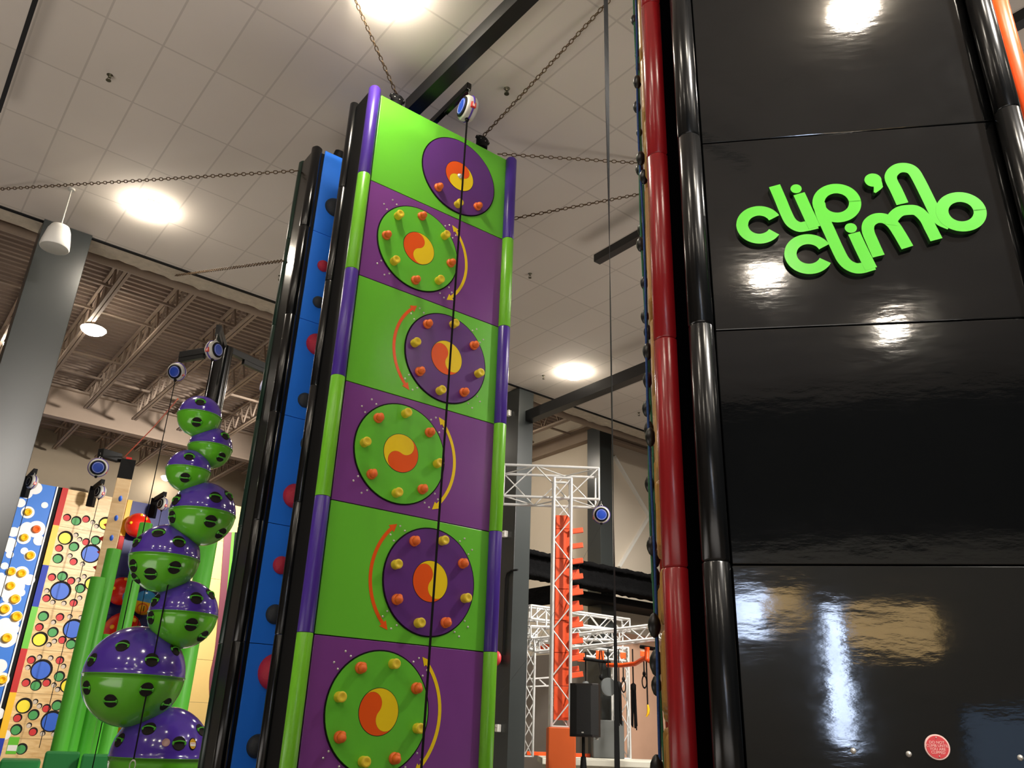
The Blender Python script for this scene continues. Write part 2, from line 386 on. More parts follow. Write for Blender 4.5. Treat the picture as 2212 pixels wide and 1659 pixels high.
# girders meeting over the corner column, and pale cross bracing on the corner wall
struct('roof_girder', MB().box(15.08, 15.32, 15.7, FAR, 9.35, 9.42, HALL).box(15.18, 15.22, 15.7, FAR, 9.42, 9.75, HALL).box(15.08, 15.32, 15.7, FAR, 9.75, 9.8, HALL), M_JOIST)
struct('roof_girder', MB().box(15.5, A1, 15.3, 15.55, 9.35, 9.42, HALL).box(15.5, A1, 15.4, 15.44, 9.42, 9.75, HALL).box(15.5, A1, 15.3, 15.55, 9.75, 9.8, HALL), M_JOIST)
def onwallB(u, v, d=wd-0.05):
    q = onplane(u, v, H(0, d, 0), HALL.to_3x3() @ Vector((0, 1, 0))); return q
for p, q in (((1326, 985), (1404, 1118)), ((1404, 1112), (1337, 1225))):
    struct('wall_brace', MB().bar(onwallB(*p), onwallB(*q), 0.1, 0.06), M_WHITE)
for q in (((1150, 870), (1262, 905)), ((1235, 880), (1305, 925))):
    pass
# overhead black steel beams crossing the hall
def beam(a, d0, d1, z, w, h, label):
    m = MB().box(a-w/2, a+w/2, d0, d1, z-h/2, z-h/2+0.02, HALL).box(a-w/2, a+w/2, d0, d1, z+h/2-0.02, z+h/2, HALL)
    m.box(a-w/2, a-w/2+0.015, d0, d1, z-h/2+0.02, z+h/2-0.02, HALL).box(a+w/2-0.015, a+w/2, d0, d1, z-h/2+0.02, z+h/2-0.02, HALL)
    return struct('overhead_beam', m, M_STEELB, label, 'beam')
beam(3.84, -6.0, 7.15, 8.72, 0.17, 0.2, 'broad black steel beam running overhead past the green tower top')
beam(7.86, -6.0, 8.0, 8.62, 0.13, 0.13, 'black steel beam with a free end below the ceiling beside the red tube')
beam(11.12, -6.0, 13.56, 8.36, 0.22, 0.24, 'black steel beam running overhead from the dark square column')
beam(-0.12, -2.0, 10.6, 8.7, 0.05, 0.05, 'thin dark steel rail below the ceiling in the upper left corner')
# ------------------------------------------------------------------ green and purple spinning-disc tower
G = frame((-1.63, 7.42, 0), 0.6369)
def gp(u, d, z): return G @ Vector((u, d, z))
tw = thing('climbing_tower', 'tall lime green and purple climbing tower with round spinning discs', 'climbing tower', gp(0.9, 0.2, 0))
def yinyang(cx, cz, R, ang, half, n=18):
    # half 0 lies left of the axis with its head at the tip end, half 1 is the same turned half round
    pts = [(R*math.cos(t), R*math.sin(t)) for t in [PI/2+PI*i/(2*n) for i in range(2*n+1)]]              # outer left arc, tip to foot
    pts += [(-R/2*math.cos(-PI/2+PI*i/n), -R/2+R/2*math.sin(-PI/2+PI*i/n)) for i in range(1, n+1)]     # lower half bulges left
    pts += [(R/2*math.cos(-PI/2+PI*i/n), R/2+R/2*math.sin(-PI/2+PI*i/n)) for i in range(1, n)]         # upper half bulges right
    a = ang - PI/2 + (PI if half else 0)
    return [(cx+x*math.cos(a)-z*math.sin(a), cz+x*math.sin(a)+z*math.cos(a)) for x, z in pts]
def shrink(poly, k):
    cx = sum(p[0] for p in poly)/len(poly); cz = sum(p[1] for p in poly)/len(poly)
    return [(cx+(p[0]-cx)*k, cz+(p[1]-cz)*k) for p in poly]
W = 1.81
discs = [(1.12, 7.795, 66, [-133, -91, -49]), (0.662, 6.59, 109, [137, 91, 43, -4, -49, -92, -135, -178]), (1.123, 5.39, 148, [132, 84, 37, -10, -55, -99, -141, 175]),
         (0.674, 4.2, -117, [135, 90, 44, -3, -50, -93, -137, 179]), (1.122, 2.997, 140, [122, 77, 32, -16, -62, -105, -149, 166]), (0.688, 1.803, 139, [123, 77, 31, -17, -63, -106, -149, 166])]
first_orange = [1, 0, 1, 1, 1, 1]
for i in range(7):
    z1 = 8.4-1.2*i; z0 = z1-1.2
    green = i % 2 == 0
    pn = MB().box(0, W, 0, 0.02, z0+0.004, z1-0.004, G).build('panel', M_GREEN if green else M_PURPLE, tw, bevel=0.004)
    pn['label'] = 'lime green panel' if green else 'purple panel'
    for s, nm in ((-0.102, 'edge_tube'), (W+0.052, 'edge_tube')):
        t = MB(); top = z1 if i else z1+0.02
        prof = [(0.068, z0+0.002), (0.07, z0+0.006), (0.07, top-0.006), (0.068, top-0.002)] if i else [(0.068, z0+0.002), (0.07, z0+0.006), (0.07, top-0.03), (0.055, top-0.006), (0.03, top)]
        t.lathe(prof, 20, G @ Matrix.Translation((s, -0.03, 0)))
        o = t.build(nm, M_TUBEP if green else M_TUBEG, tw); o['label'] = ('violet' if green else 'lime green')+' padded edge tube'
    if i < 6:
        cx, cz, ang, holds = discs[i]
        dp = thing_part = MB().prism(circ(cx, cz, 0.508, 64), -0.014, -0.002, G).build('spinning_disc', M_DISCP if green else M_DISCG, tw)
        dp['label'] = ('purple' if green else 'lime green')+' spinning disc'
        MB().prism(circ(cx, cz, 0.522, 64), -0.006, -0.001, G).build('disc_rim', M_BLKM, dp, label='dark gap round the disc')
        for half, m in ((0, M_YYO), (1, M_YYY)):
            e = MB().prism(shrink(yinyang(cx, cz, 0.197, math.radians(ang), half), 0.985), -0.0165, -0.014, G).build('swirl', m, dp)
            e['label'] = 'orange swirl' if half == 0 else 'yellow swirl'
        MB().prism(circ(cx, cz, 0.2, 48), -0.0152, -0.014, G).build('swirl_backing', M_STEELB, dp)
        if i == 0:
            MB().lathe([(0.032, 0), (0.032, 0.012), (0.02, 0.014), (0.018, 0.03), (0.001, 0.03)], 20, G @ Matrix.Translation((cx-0.0, -0.016, cz-0.0)) @ Matrix.Rotation(PI/2, 4, 'X')).build('hub', M_BOLT, dp)
        for k, h in enumerate(holds):
            org = (k + first_orange[i]) % 2 == 1 if i else k % 2 == 0
            hx, hz = cx+0.418*math.cos(math.radians(h)), cz+0.418*math.sin(math.radians(h))
            m = MB()
            HM = G @ Matrix.Translation((hx, -0.014, hz)) @ Matrix.Rotation(PI/2, 4, 'X')
            if org:   # mushroom hold: flat round foot and a bulging head
                m.lathe([(0.05, 0), (0.052, 0.012), (0.046, 0.022), (0.036, 0.03)], 18, HM)
                m.ball((0, -0.006, 0.052), 0.04, 16, 10, HM, (1, 1, 1.1))
                m.ball((0.012, 0.02, 0.04), 0.03, 12, 8, HM)
            else:     # drum hold with a dished end
                m.lathe([(0.044, 0), (0.046, 0.01), (0.043, 0.05), (0.046, 0.072), (0.042, 0.082), (0.026, 0.08), (0.012, 0.072), (0.001, 0.072)], 18, HM)
            m.build('hold', M_ORANGE if org else M_YELLOW, dp, label='orange knob hold' if org else 'yellow drum hold')
        if i:
            # curved two-headed arrow beside the disc
            side = 0 if not green else PI
            a0, a1 = side-math.radians(43), side+math.radians(43)
            Rr = 0.645
            arc = [(cx+Rr*math.cos(a0+(a1-a0)*q/24), cz+Rr*math.sin(a0+(a1-a0)*q/24)) for q in range(25)]
            ar = MB().strip(arc, 0.034, -0.003, 0.0, G)
            for e, sg in ((a0, -1), (a1, 1)):
                tip = e+sg*math.radians(7)
                ar.prism([(cx+Rr*math.cos(tip), cz+Rr*math.sin(tip)), (cx+(Rr+0.042)*math.cos(e), cz+(Rr+0.042)*math.sin(e)), (cx+(Rr-0.042)*math.cos(e), cz+(Rr-0.042)*math.sin(e))], -0.0034, 0.0, G)
            ar.build('arrow', M_YYY if not green else M_YYO, pn, label='yellow curved arrow' if not green else 'orange curved arrow')
            for qa in (0, 1, 2, 3):
                sx, sz = (1, 1, -1, -1)[qa], (1, -1, 1, -1)[qa]
                for bx, bz in ((0.475, 0.38), (0.433, 0.328), (0.377, 0.48), (0.322, 0.443)):
                    if i == 6: continue
                    MB().lathe([(0.011, 0), (0.009, 0.006), (0.001, 0.009)], 8, G @ Matrix.Translation((cx+sx*bx, 0, cz+sz*bz)) @ Matrix.Rotation(PI/2, 4, 'X')).build('bolt', M_BOLT, pn)
for s0, s1 in ((-0.155, -0.09), (W+0.04, W+0.105)):
    MB().box(s0, s1, 0.0, 0.345, 0, 8.36, G).build('side_panel', M_BLKM, tw)
MB().box(-0.1, W+0.05, 0.025, 0.05, 0, 8.38, G).build('backing_board', M_BLKM, tw)
MB().box(-0.1, W+0.05, 0.30, 0.345, 0, 8.36, G).build('backing_board', M_BLKM, tw)
for i in range(7):
    z1 = 8.4-1.2*i
    for s in (-0.166, W+0.116):
        MB().lathe([(0.05, z1-1.198), (0.053, z1-1.19), (0.053, z1-0.008), (0.05, z1-0.002)], 16, G @ Matrix.Translation((s, 0.345, 0))).build('rear_tube', M_BLK, tw)
# flanged chain anchors on the top edge
def anchor(u, v, parent, M, d0):
    q = onplane(u, v, M @ Vector((0, d0, 0)), M.to_3x3() @ Vector((0, 1, 0)))
    a = MB(); T = Matrix.Translation(q)
    a.cyl(q-Vector((0, 0, 0.12)), q+Vector((0, 0, 0.02)), 0.075, n=18)
    tilt = T @ Matrix.Rotation(0.6369, 4, 'Z') @ Matrix.Rotation(0.95, 4, 'X')
    a.lathe([(0.1, 0.0), (0.1, 0.03), (0.06, 0.055), (0.02, 0.06)], 24, tilt)
    o = a.build('chain_anchor', M_BLKM, parent)
    for k in range(8):
        a2 = MB().ball((0.082*math.cos(k*PI/4), 0.082*math.sin(k*PI/4), 0.034), 0.009, 8, 5, tilt)
        a2.build('bolt', M_BOLT, o)
    return q
qa1 = anchor(857, 216, tw, G, 0.17); qa2 = anchor(1041, 305, tw, G, 0.17)
# arm that carries the belay device out over the face
ae = atz(1014, 186, 8.62); ud = G.to_3x3() @ Vector((0, 1, 0))
MB().bar(ae, ae+ud*1.0, 0.06, 0.1).bar(ae+ud*0.02-Vector((0, 0, 0.05)), ae+ud*0.5-Vector((0, 0, 0.05)), 0.05, 0.06).bar(ae+ud*0.95+Vector((0, 0, 0.03)), ae+ud*0.95-Vector((0, 0, 0.42)), 0.08, 0.08, (0, 1, 0)).build('belay_arm', M_BLK, tw, bevel=0.006)
def auto_belay(c, axis, size, label, strap_to=None, strap_w=0.02, group=None, top=None, hook=False, strap_pts=None, shell=None, cap=None):
    """round webbing belay: drum on a horizontal axis, blue lid, guard band, red label, shackle, strap"""
    c = Vector(c); axis = Vector(axis).normalized(); r = size
    t = thing('auto_belay', label, 'auto belay', c, group)
    q = axis.to_track_quat('Z', 'Y').to_matrix().to_4x4(); T = Matrix.Translation(c) @ q
    MB().lathe([(0.4*r, -0.55*r), (0.85*r, -0.5*r), (r, -0.3*r), (r, 0.3*r), (0.9*r, 0.42*r), (0.7*r, 0.46*r)], 28, T).build('housing', shell or M_GREY, t)
    MB().lathe([(0.8*r, 0.40*r), (0.82*r, 0.52*r), (0.66*r, 0.56*r)], 28, T).build('lid_ring', M_BLKM, t)
    ld = MB().lathe([(0.64*r, 0.52*r), (0.64*r, 0.585*r), (0.6*r, 0.6*r), (0.001, 0.6*r)], 28, T).build('lid', cap or M_BLUEC, t, label='blue round lid')
    MB().torus(T @ Matrix.Translation((0, 0, 0.602*r)), 0.56*r, 0.012*r, 28, 4).build('lid_print', M_WHITE, ld)
    MB().torus(T @ Matrix.Translation((0, 0, -0.05*r)), 1.01*r, 0.07*r, 28, 6).build('guard_band', M_TUBEP, t, label='dark blue band')
    up = Vector((0, 0, 1)); s = MB()
    s.tube([c+up*(r*(1.0+0.3*math.sin(PI*k/8)*1.0))+axis.cross(up)*(0.16*r*math.cos(PI*k/8)) for k in range(9)], 0.045*r, 6)
    if top is not None: s.tube([c+up*1.28*r, Vector(top)], 0.03*r, 6)
    s.build('shackle', M_BOLT, t)
    side = axis.cross(up)
    best = max((side, -side), key=lambda s_: (CAM-c).dot(s_))
    lq = Matrix.Translation(c) @ Matrix((( axis.x, up.x, best.x, 0), (axis.y, up.y, best.y, 0), (axis.z, up.z, best.z, 0), (0, 0, 0, 1)))
    lb = MB().box(-0.2*r, 0.2*r, -0.55*r, -0.1*r, 0.86*r, 1.03*r, lq).build('label_plate', M_REDL, t, label='small red label')
    MB().box(-0.1*r, 0.1*r, -0.48*r, -0.17*r, 1.02*r, 1.035*r, lq).build('label_print', M_SIGNW, lb)
    MB().cyl(c-up*0.95*r, c-up*1.2*r, 0.2*r, 0.12*r, 10).build('strap_outlet', M_BLKM, t)
    if strap_to is not None or strap_pts:
        pts = strap_pts or [c-up*1.1*r, Vector(strap_to)]
        side = axis if strap_pts is None else axis
        m = MB(); n = 40; vs = []; L = len(pts)-1
        for k in range(n+1):
            f = k/n*L; j = min(L-1, int(f)); p = Vector(pts[j]).lerp(Vector(pts[j+1]), f-j)
            w = axis*(strap_w/2); th = axis.cross(up)*0.0015
            vs += [p-w-th, p+w-th, p+w+th, p-w+th]
        fs = [(4*k+a, 4*k+(a+1) % 4, 4*k+4+(a+1) % 4, 4*k+4+a) for k in range(n) for a in range(4)]
        sp = m.add(vs, fs).build('strap', M_BLKM, t, label='black webbing strap')
        if hook:
            e = Vector(pts[-1])
            MB().torus(Matrix.Translation(e-up*0.05) @ Matrix.Rotation(PI/2, 4, 'X') @ Matrix.Diagonal((0.7, 1.2, 1, 1)), 0.045, 0.008, 18, 6).build('carabiner', M_BOLT, sp)
    return t
ab = onplane(1003, 240, ae, ud); ab = ae + ud*0.05 + (ab-ae-ud*0.0)*1.0 - Vector((0, 0, 0))
gx = G.to_3x3() @ Vector((-1, 0, 0))
auto_belay(ae+Vector((0, 0, -0.34))+ud*0.0, gx + ud*0.12, 0.15, 'white auto belay with blue lid hanging from the green tower arm', strap_to=ae+Vector((0, 0, -7.6)), strap_w=0.022, top=ae-Vector((0, 0, 0.05)))
# ------------------------------------------------------------------ chains
def chain(p0, p1, label, pitch=0.062, wire=0.0065, sag=0.0):
    p0, p1 = Vector(p0), Vector(p1); d = p1-p0; L = d.length; n = int(L/pitch); t = d.normalized()
    m = MB(); h, w = pitch*0.72, 0.019
    base = []
    for k in range(10):
        a = 2*PI*k/10; base.append((w*math.cos(a), (h-w)*(1 if math.sin(a) > 0.01 else -1 if math.sin(a) < -0.01 else 0)*0.5+ (w*math.sin(a))))
    for i in range(n+1):
        f = i/n; c = p0 + d*f - Vector((0, 0, sag*4*f*(1-f)))
        x = t.orthogonal().normalized(); y = t.cross(x)
        if i % 2: x, y = y, x
        m.tube([c + x*px_ + t*py_ for px_, py_ in base], wire, 5, True)
    o = m.build('chain', M_CHAIN, origin=p0); return tag(o, label, 'chain', None)
chain(qa1+Vector((0, 0, 0.06)), atz(764, -8, 8.97), 'rusty steel chain rising from left anchor of the green tower')
chain(qa2+Vector((0, 0, 0.06)), atz(1330, -14, 8.97), 'rusty chain rising diagonally from right anchor of the green tower')
chain(onplane(1080, 333, gp(0, 0.3, 0), ud), atz(1440, 356, 8.97), 'nearly level chain from the green tower top towards red tube')
pr = onplane(1106, 473, gp(0, 0.2, 0), ud)
chain(pr, atz(1470, 402, 8.9), 'lower rusty chain from side of green tower towards the red tube')
# ------------------------------------------------------------------ blue tower with half-ball holds, behind the green one
B = frame(tuple(gp(-0.07, 1.33, 0)), 0.6369)
bt = thing('climbing_tower', 'blue climbing tower with red and charcoal ball holds behind green tower', 'climbing tower', B @ Vector((0.5, 0.2, 0)))
for i in range(7):
    z1 = 8.4-1.2*i; z0 = z1-1.2
    MB().box(0, 1.8, 0, 0.02, z0+0.003, z1-0.003, B).build('panel', M_BLUE, bt, bevel=0.003)
    for s, d, r, m in ((-0.105, 0.015, 0.066, M_BLK), (1.86, 0.015, 0.066, M_BLK), (-0.115, 0.40, 0.06, M_DGREEN)):
        MB().lathe([(r-0.003, z0+0.002), (r, z0+0.008), (r, z1-0.03 if i == 0 else z1-0.008), (r-0.003 if i else r*0.6, z1-0.002)], 18, B @ Matrix.Translation((s, d, 0))).build('edge_tube' if d < 0.1 else 'rear_tube', m, bt)
MB().box(-0.15, -0.08, 0.0, 0.4, 0, 8.34, B).build('side_panel', M_BLK, bt)
MB().box(-0.1, 1.8, 0.03, 0.4, 0, 8.36, B).build('core_board', M_BLKM, bt)
MB().cyl(B @ Vector((0.22, 0.15, 8.38)), B @ Vector((0.24, 0.1, 8.55)), 0.09, 0.075, 16).build('chain_anchor', M_BLKM, bt)
bo_, bn_ = B @ Vector((0, 0, 0)), B.to_3x3() @ Vector((0, 1, 0)); BIV = B.inverted()
for u, v, r, red in ((722, 449, 24, 0), (698, 575, 14.5, 1), (688, 653, 14.5, 0), (684, 745, 25, 1), (659, 865, 17, 0), (668, 960, 20, 0), (636, 1072, 25, 1), (608, 1221, 18, 1), (594, 1327, 19, 0),
                     (594, 1452, 34, 1), (606, 1530, 28, 0), (556, 1612, 21, 0)):
    q = BIV @ onplane(u, v, bo_, bn_); R = r*8.9/1772*1.03
    m = MB()
    prof = [(R, 0)] + [(R*math.cos(a), R*0.78*math.sin(a)) for a in [PI/2*k/9 for k in range(1, 9)]] + [(0.001, R*0.78)]
    if red and r > 20:    # rippled big ball
        prof = [(R, 0)]+[(R*math.cos(a)+(0.006 if k % 2 else 0), R*0.8*math.sin(a)) for k, a in enumerate([PI/2*k/16 for k in range(1, 16)])]+[(0.001, R*0.8)]
    m.lathe(prof, 28, B @ Matrix.Translation((q.x, 0, q.z)) @ Matrix.Rotation(PI/2, 4, 'X'))
    m.build('ball_hold', M_REDH if red else M_DARKH, bt, label='crimson half-ball hold' if red else 'charcoal half-ball hold')
chain(B @ Vector((-0.2, 0.4, 8.22)), atz(-40, 411, 8.97), 'long rusty chain stretching left from the blue tower top')
chain(onplane(612, 563, bo_+bn_*0.4, bn_), atz(380, 595, 8.99), 'short rusty chain running from blue tower to the insulated edge')
# ------------------------------------------------------------------ glossy black tower with the green lettering
K = frame((1.0368, 3.7646, 0), -0.1782)
KI = K.inverted(); k0, kn = K @ Vector((0, 0, 0)), K.to_3x3() @ Vector((0, 1, 0)); kx = K.to_3x3() @ Vector((1, 0, 0))
kt = thing('climbing_tower', 'huge glossy black climbing tower with raised green lettering and red edge tube', 'climbing tower', K @ Vector((0.77, 0.6, 0)))
BWD = 1.544; panels = {}
for i in range(7):
    z1 = 8.4-1.2*i; z0 = z1-1.2
    panels[i] = MB().box(0, BWD, 0, 0.025, z0+0.003, z1-0.003, K).build('panel', M_GLOSS, kt, bevel=0.005)
    for s, d, r, m, nm, lb in ((-0.075, -0.05, 0.064, M_BLK, 'edge_tube', 'black vinyl edge tube'), (BWD+0.05, -0.06, 0.064, M_BLK, 'edge_tube', 'black vinyl edge tube'),
                               (-0.25, 0.10, 0.064, M_REDT, 'corner_tube', 'dark red corner tube'), (-0.25, 1.78, 0.064, M_REDT, 'corner_tube', 'dark red corner tube'),
                               (BWD+0.22, 0.10, 0.064, M_ORT, 'corner_tube', 'bright orange corner tube')):
        MB().lathe([(r-0.006, z0+0.001), (r, z0+0.009), (r, z1-0.009), (r-0.006, z1-0.001)], 24, K @ Matrix.Translation((s, d, 0))).build(nm, m, kt, label=lb)
    MB().box(-0.265, -0.255, 0.12, 1.76, z0+0.002, z1-0.002, K).build('side_panel', M_REDT, kt)
MB().bar(K @ Vector((-0.22, 0.10, 4.2)), K @ Vector((-0.05, 0.0, 4.2)), 8.4, 0.03, (-kx+kn*0.2)).build('corner_filler', M_VOID, kt)
MB().bar(K @ Vector((BWD+0.02, 0.0, 4.2)), K @ Vector((BWD+0.19, 0.10, 4.2)), 8.4, 0.03, (kx+kn*0.2)).build('corner_filler', M_VOID, kt)
MB().box(-0.25, BWD+0.2, 0.12, 1.8, 0, 8.38, K).build('core_board', M_BLKM, kt)
# golden brick-like blocks on the side face, seen edge on
rnd = random.Random(3)
for col, (y0, y1) in enumerate(((0.26, 0.62), (0.66, 1.02), (1.06, 1.42))):
    z = 0.6+0.21*col
    while z < 8.0:
        hgt = rnd.choice((0.24, 0.36, 0.46)); pr_ = rnd.uniform(0.054, 0.068)
        if rnd.random() < 0.8:
            m = MB().box(-0.267-pr_, -0.263, y0, y1, z, z+hgt, K); m.build('brick_block', M_GOLD, kt, bevel=0.03)
        z += hgt+rnd.uniform(0.03, 0.1)
# lettering
LO = K @ Vector((0, -0.03, 0))
def lz(x, y):
    q = KI @ onplane(1550+x/3.3414, 300+y/3.3414, LO, kn); return (q.x, q.z)
def smooth(pts, n=8):
    P = [Vector(p) for p in pts]; P = [P[0]*2-P[1]] + P + [P[-1]*2-P[-2]]; out = []
    for i in range(1, len(P)-2):
        a, b, c, d = P[i-1:i+3]
        for k in range(n):
            t = k/n; out.append(0.5*((2*b)+(c-a)*t+(2*a-5*b+4*c-d)*t*t+(3*b-a-3*c+d)*t**3))
    out.append(P[-2]); return [tuple(p) for p in out]
SW = 0.0615; lp = panels[3]
def stroke(pts, lift=0.0, w=SW): return MB().mat(0).strip(smooth([lz(*p) for p in pts]), w, -0.03-lift, 0.0, K, side=1)
def ring(cx, cy, R, a0=0, a1=364, n=48, lift=0.0):
    c = lz(cx, cy); pts = [(c[0]+R*math.cos(math.radians(a0+(a1-a0)*i/n)), c[1]+R*math.sin(math.radians(a0+(a1-a0)*i/n))) for i in range(n+1)]
    return MB().strip(pts, SW, -0.03-lift, 0.0, K, side=1)
def dot(cx, cy, R): c = lz(cx, cy); return MB().prism(circ(c[0], c[1], R, 28), -0.03, 0.0, K, side=1)
def put(mb, lb):
    mb.build('logo_letter', [M_LOGO, M_LOGOD], lp, label=lb)
def join(*ms):
    r = MB()
    for m in ms:
        o = len(r.v); r.v += m.v; r.f += [[i+o for i in f] for f in m.f]; r.m += m.m; r.sm += m.sm
    return r
put(ring(301, 619, 0.0885, 25, 325), 'green letter c of the top word')
put(join(stroke([(411, 338), (455, 440), (492, 530), (530, 600), (585, 634), (640, 630), (716, 612)]), stroke([(588, 396), (640, 510), (700, 640)], 0.0006)), 'green letters l and i joined')
put(dot(567, 360, 0.029), 'green dot of upper letter i')
put(join(ring(860, 462, 0.0925), stroke([(733, 462), (752, 545), (800, 650), (868, 800), (912, 880), (965, 922), (1030, 934), (1126, 908)], 0.0004), stroke([(984, 680), (1040, 800), (1108, 938)], 0.0008)), 'green letters p, l and i flowing together')
put(dot(962, 643, 0.03), 'green dot of lower letter i')
put(ring(657, 830, 0.0905, 25, 330), 'green letter c of the lower word')
put(join(stroke([(1163, 846), (1120, 750), (1088, 670), (1092, 612), (1140, 575), (1205, 575), (1262, 612), (1310, 680), (1371, 784)]), stroke([(1252, 620), (1262, 575), (1310, 527), (1375, 513), (1440, 520), (1500, 575), (1540, 650), (1580, 728)], 0.0005)), 'green letter m')
put(join(stroke([(1335, 468), (1290, 370), (1253, 295), (1258, 250), (1300, 214), (1360, 208), (1412, 232), (1455, 300), (1520, 430), (1572, 535), (1610, 590), (1680, 622)]), ring(1757, 525, 0.0905, lift=0.0005)), 'green letter n flowing into letter b')
put(join(dot(1122, 297, 0.043), MB().strip(smooth([lz(1150, 300), lz(1158, 340), lz(1135, 388)]), [0.045]*8+[0.045*(1-i/9) + 0.006 for i in range(9)], -0.0302, 0.0, K, side=1)), 'green apostrophe')
# round warning sign and bolts near the bottom
sc_ = KI @ onplane(2024, 1614, k0, kn); sx, sz = sc_.x, sc_.z
ws = MB().lathe([(0.0485, 0), (0.0485, 0.004), (0.047, 0.005)], 40, K @ Matrix.Translation((sx, 0, sz)) @ Matrix.Rotation(PI/2, 4, 'X')).build('warning_sign', M_SIGNW, kt, label='small round red warning sign')
MB().prism(circ(sx, sz, 0.0425, 40), -0.0062, -0.004, K).build('sign_face', M_SIGN, ws)
for k, (t, s_) in enumerate((('DO NOT', 0.0145), ('CLIMB UNTIL', 0.0145), ('YOU ARE', 0.0145), ('CLIPPED', 0.0145))):
    text(t, s_, K @ Matrix.Translation((sx, -0.0065, sz+0.0175-0.0125*k)), M_SIGNW, ws, extrude=0.0004)
for x, z in ((0.0, 0.036), (0.002, -0.034)):
    MB().ball((sx+x, -0.007, sz+z), 0.0028, 8, 6, K).build('bolt', M_BOLT, ws)
for u, v in ((1963, 1629), (2204, 1637), (1843, 1622)):
    q = KI @ onplane(u, v, k0, kn); MB().lathe([(0.012, 0), (0.009, 0.008), (0.001, 0.011)], 10, K @ Matrix.Translation((q.x, 0, q.z)) @ Matrix.Rotation(PI/2, 4, 'X')).build('bolt', M_BOLT, kt)
# ropes with rubber pods hanging beside the golden face
def pod_rope(u, v, D, z0, z1, m, pods, label, sway):
    b = atd(u, v, D); t = thing('pod_rope', label, 'rope', (b.x, b.y, z0), 'pod ropes beside red tube')
    pts = []; n = 70
    for k in range(n+1):
        z = z0+(z1-z0)*k/n; pts.append(Vector((b.x+0.006*math.sin(z*3.1+sway), b.y+0.01*math.cos(z*2.3), z)))
    MB().tube(pts, 0.008, 7).build('rope', m, t)
    for (pu, pv, s_, dx) in pods:
        q = atd(pu, pv, D)
        MB().lathe([(0.006, -0.058*s_), (0.018*s_, -0.048*s_), (0.029*s_, -0.02*s_), (0.032*s_, 0.0), (0.029*s_, 0.022*s_), (0.017*s_, 0.048*s_), (0.006, 0.058*s_)], 14, Matrix.Translation((q.x, q.y, q.z))).build('rubber_pod', M_POD, t)
DR = [4.55, 4.9, 5.25]
pod_rope(1402, 900, DR[0], 1.0, 7.6, M_ROPEB, [(1377, 177, 1, 0), (1384, 342, 1, 0), (1391, 382, 1, 0), (1399, 759, 1, 0), (1405, 944, 1, 0), (1413.5, 1351, 1.1, 0), (1419, 1660, 1.1, 0)], 'blue rope strung with black rubber pods, nearest of the ropes beside the red tube', 0)
pod_rope(1400, 900, DR[1], 1.0, 8.0, M_ROPEG, [(1370, 43, .9, 0), (1376, 231, .95, 0), (1384, 528, 1, 0), (1392, 611, .9, 0), (1399, 821, 1, 0), (1402, 928, 1, 0), (1408, 1179, 1, 0), (1418, 1432, 1.25, 0)], 'green rope strung with black rubber pods, hanging behind the blue pod rope', 2)
pod_rope(1406, 900, DR[2], 1.0, 8.0, M_ROPEG, [(1378, 118, .9, 0), (1380, 147, .9, 0), (1381, 286, .8, 0), (1381, 366, .95, 0), (1386, 496, 1, 0), (1393, 684, .95, 0), (1400, 718, 1, 0), (1397, 883, 1, 0), (1403, 1046, 1, 0), (1416, 1206, 1, 0), (1416, 1246, 1, 0), (1426, 1302, 1, 0), (1418, 1481, 1, 0)], 'farthest green pod rope, close against the golden blocks', 4)
# twisted webbing strap hanging in front of everything
p1 = atd(1333, 1640, 3.6); vs = []; n = 90; z0, z1 = 0.6, 8.98
for k in range(n+1):
    z = z0+(z1-z0)*k/n; a = 0.4+1.25*math.sin((z-1.5)*0.9)
    wx, wy = math.cos(a)*0.0125, math.sin(a)*0.0125
    vs += [(p1.x-wx-wy*0.1, p1.y-wy+wx*0.1, z), (p1.x+wx-wy*0.1, p1.y+wy+wx*0.1, z), (p1.x+wx+wy*0.1, p1.y+wy-wx*0.1, z), (p1.x-wx+wy*0.1, p1.y-wy-wx*0.1, z)]
fs = [(4*k+a, 4*k+(a+1) % 4, 4*k+4+(a+1) % 4, 4*k+4+a) for k in range(n) for a in range(4)]
st = MB().add(vs, fs).build('belay_strap', M_BLKM, origin=(p1.x, p1.y, z0)); tag(st, 'long black twisted webbing strap hanging left of the red tube', 'strap')
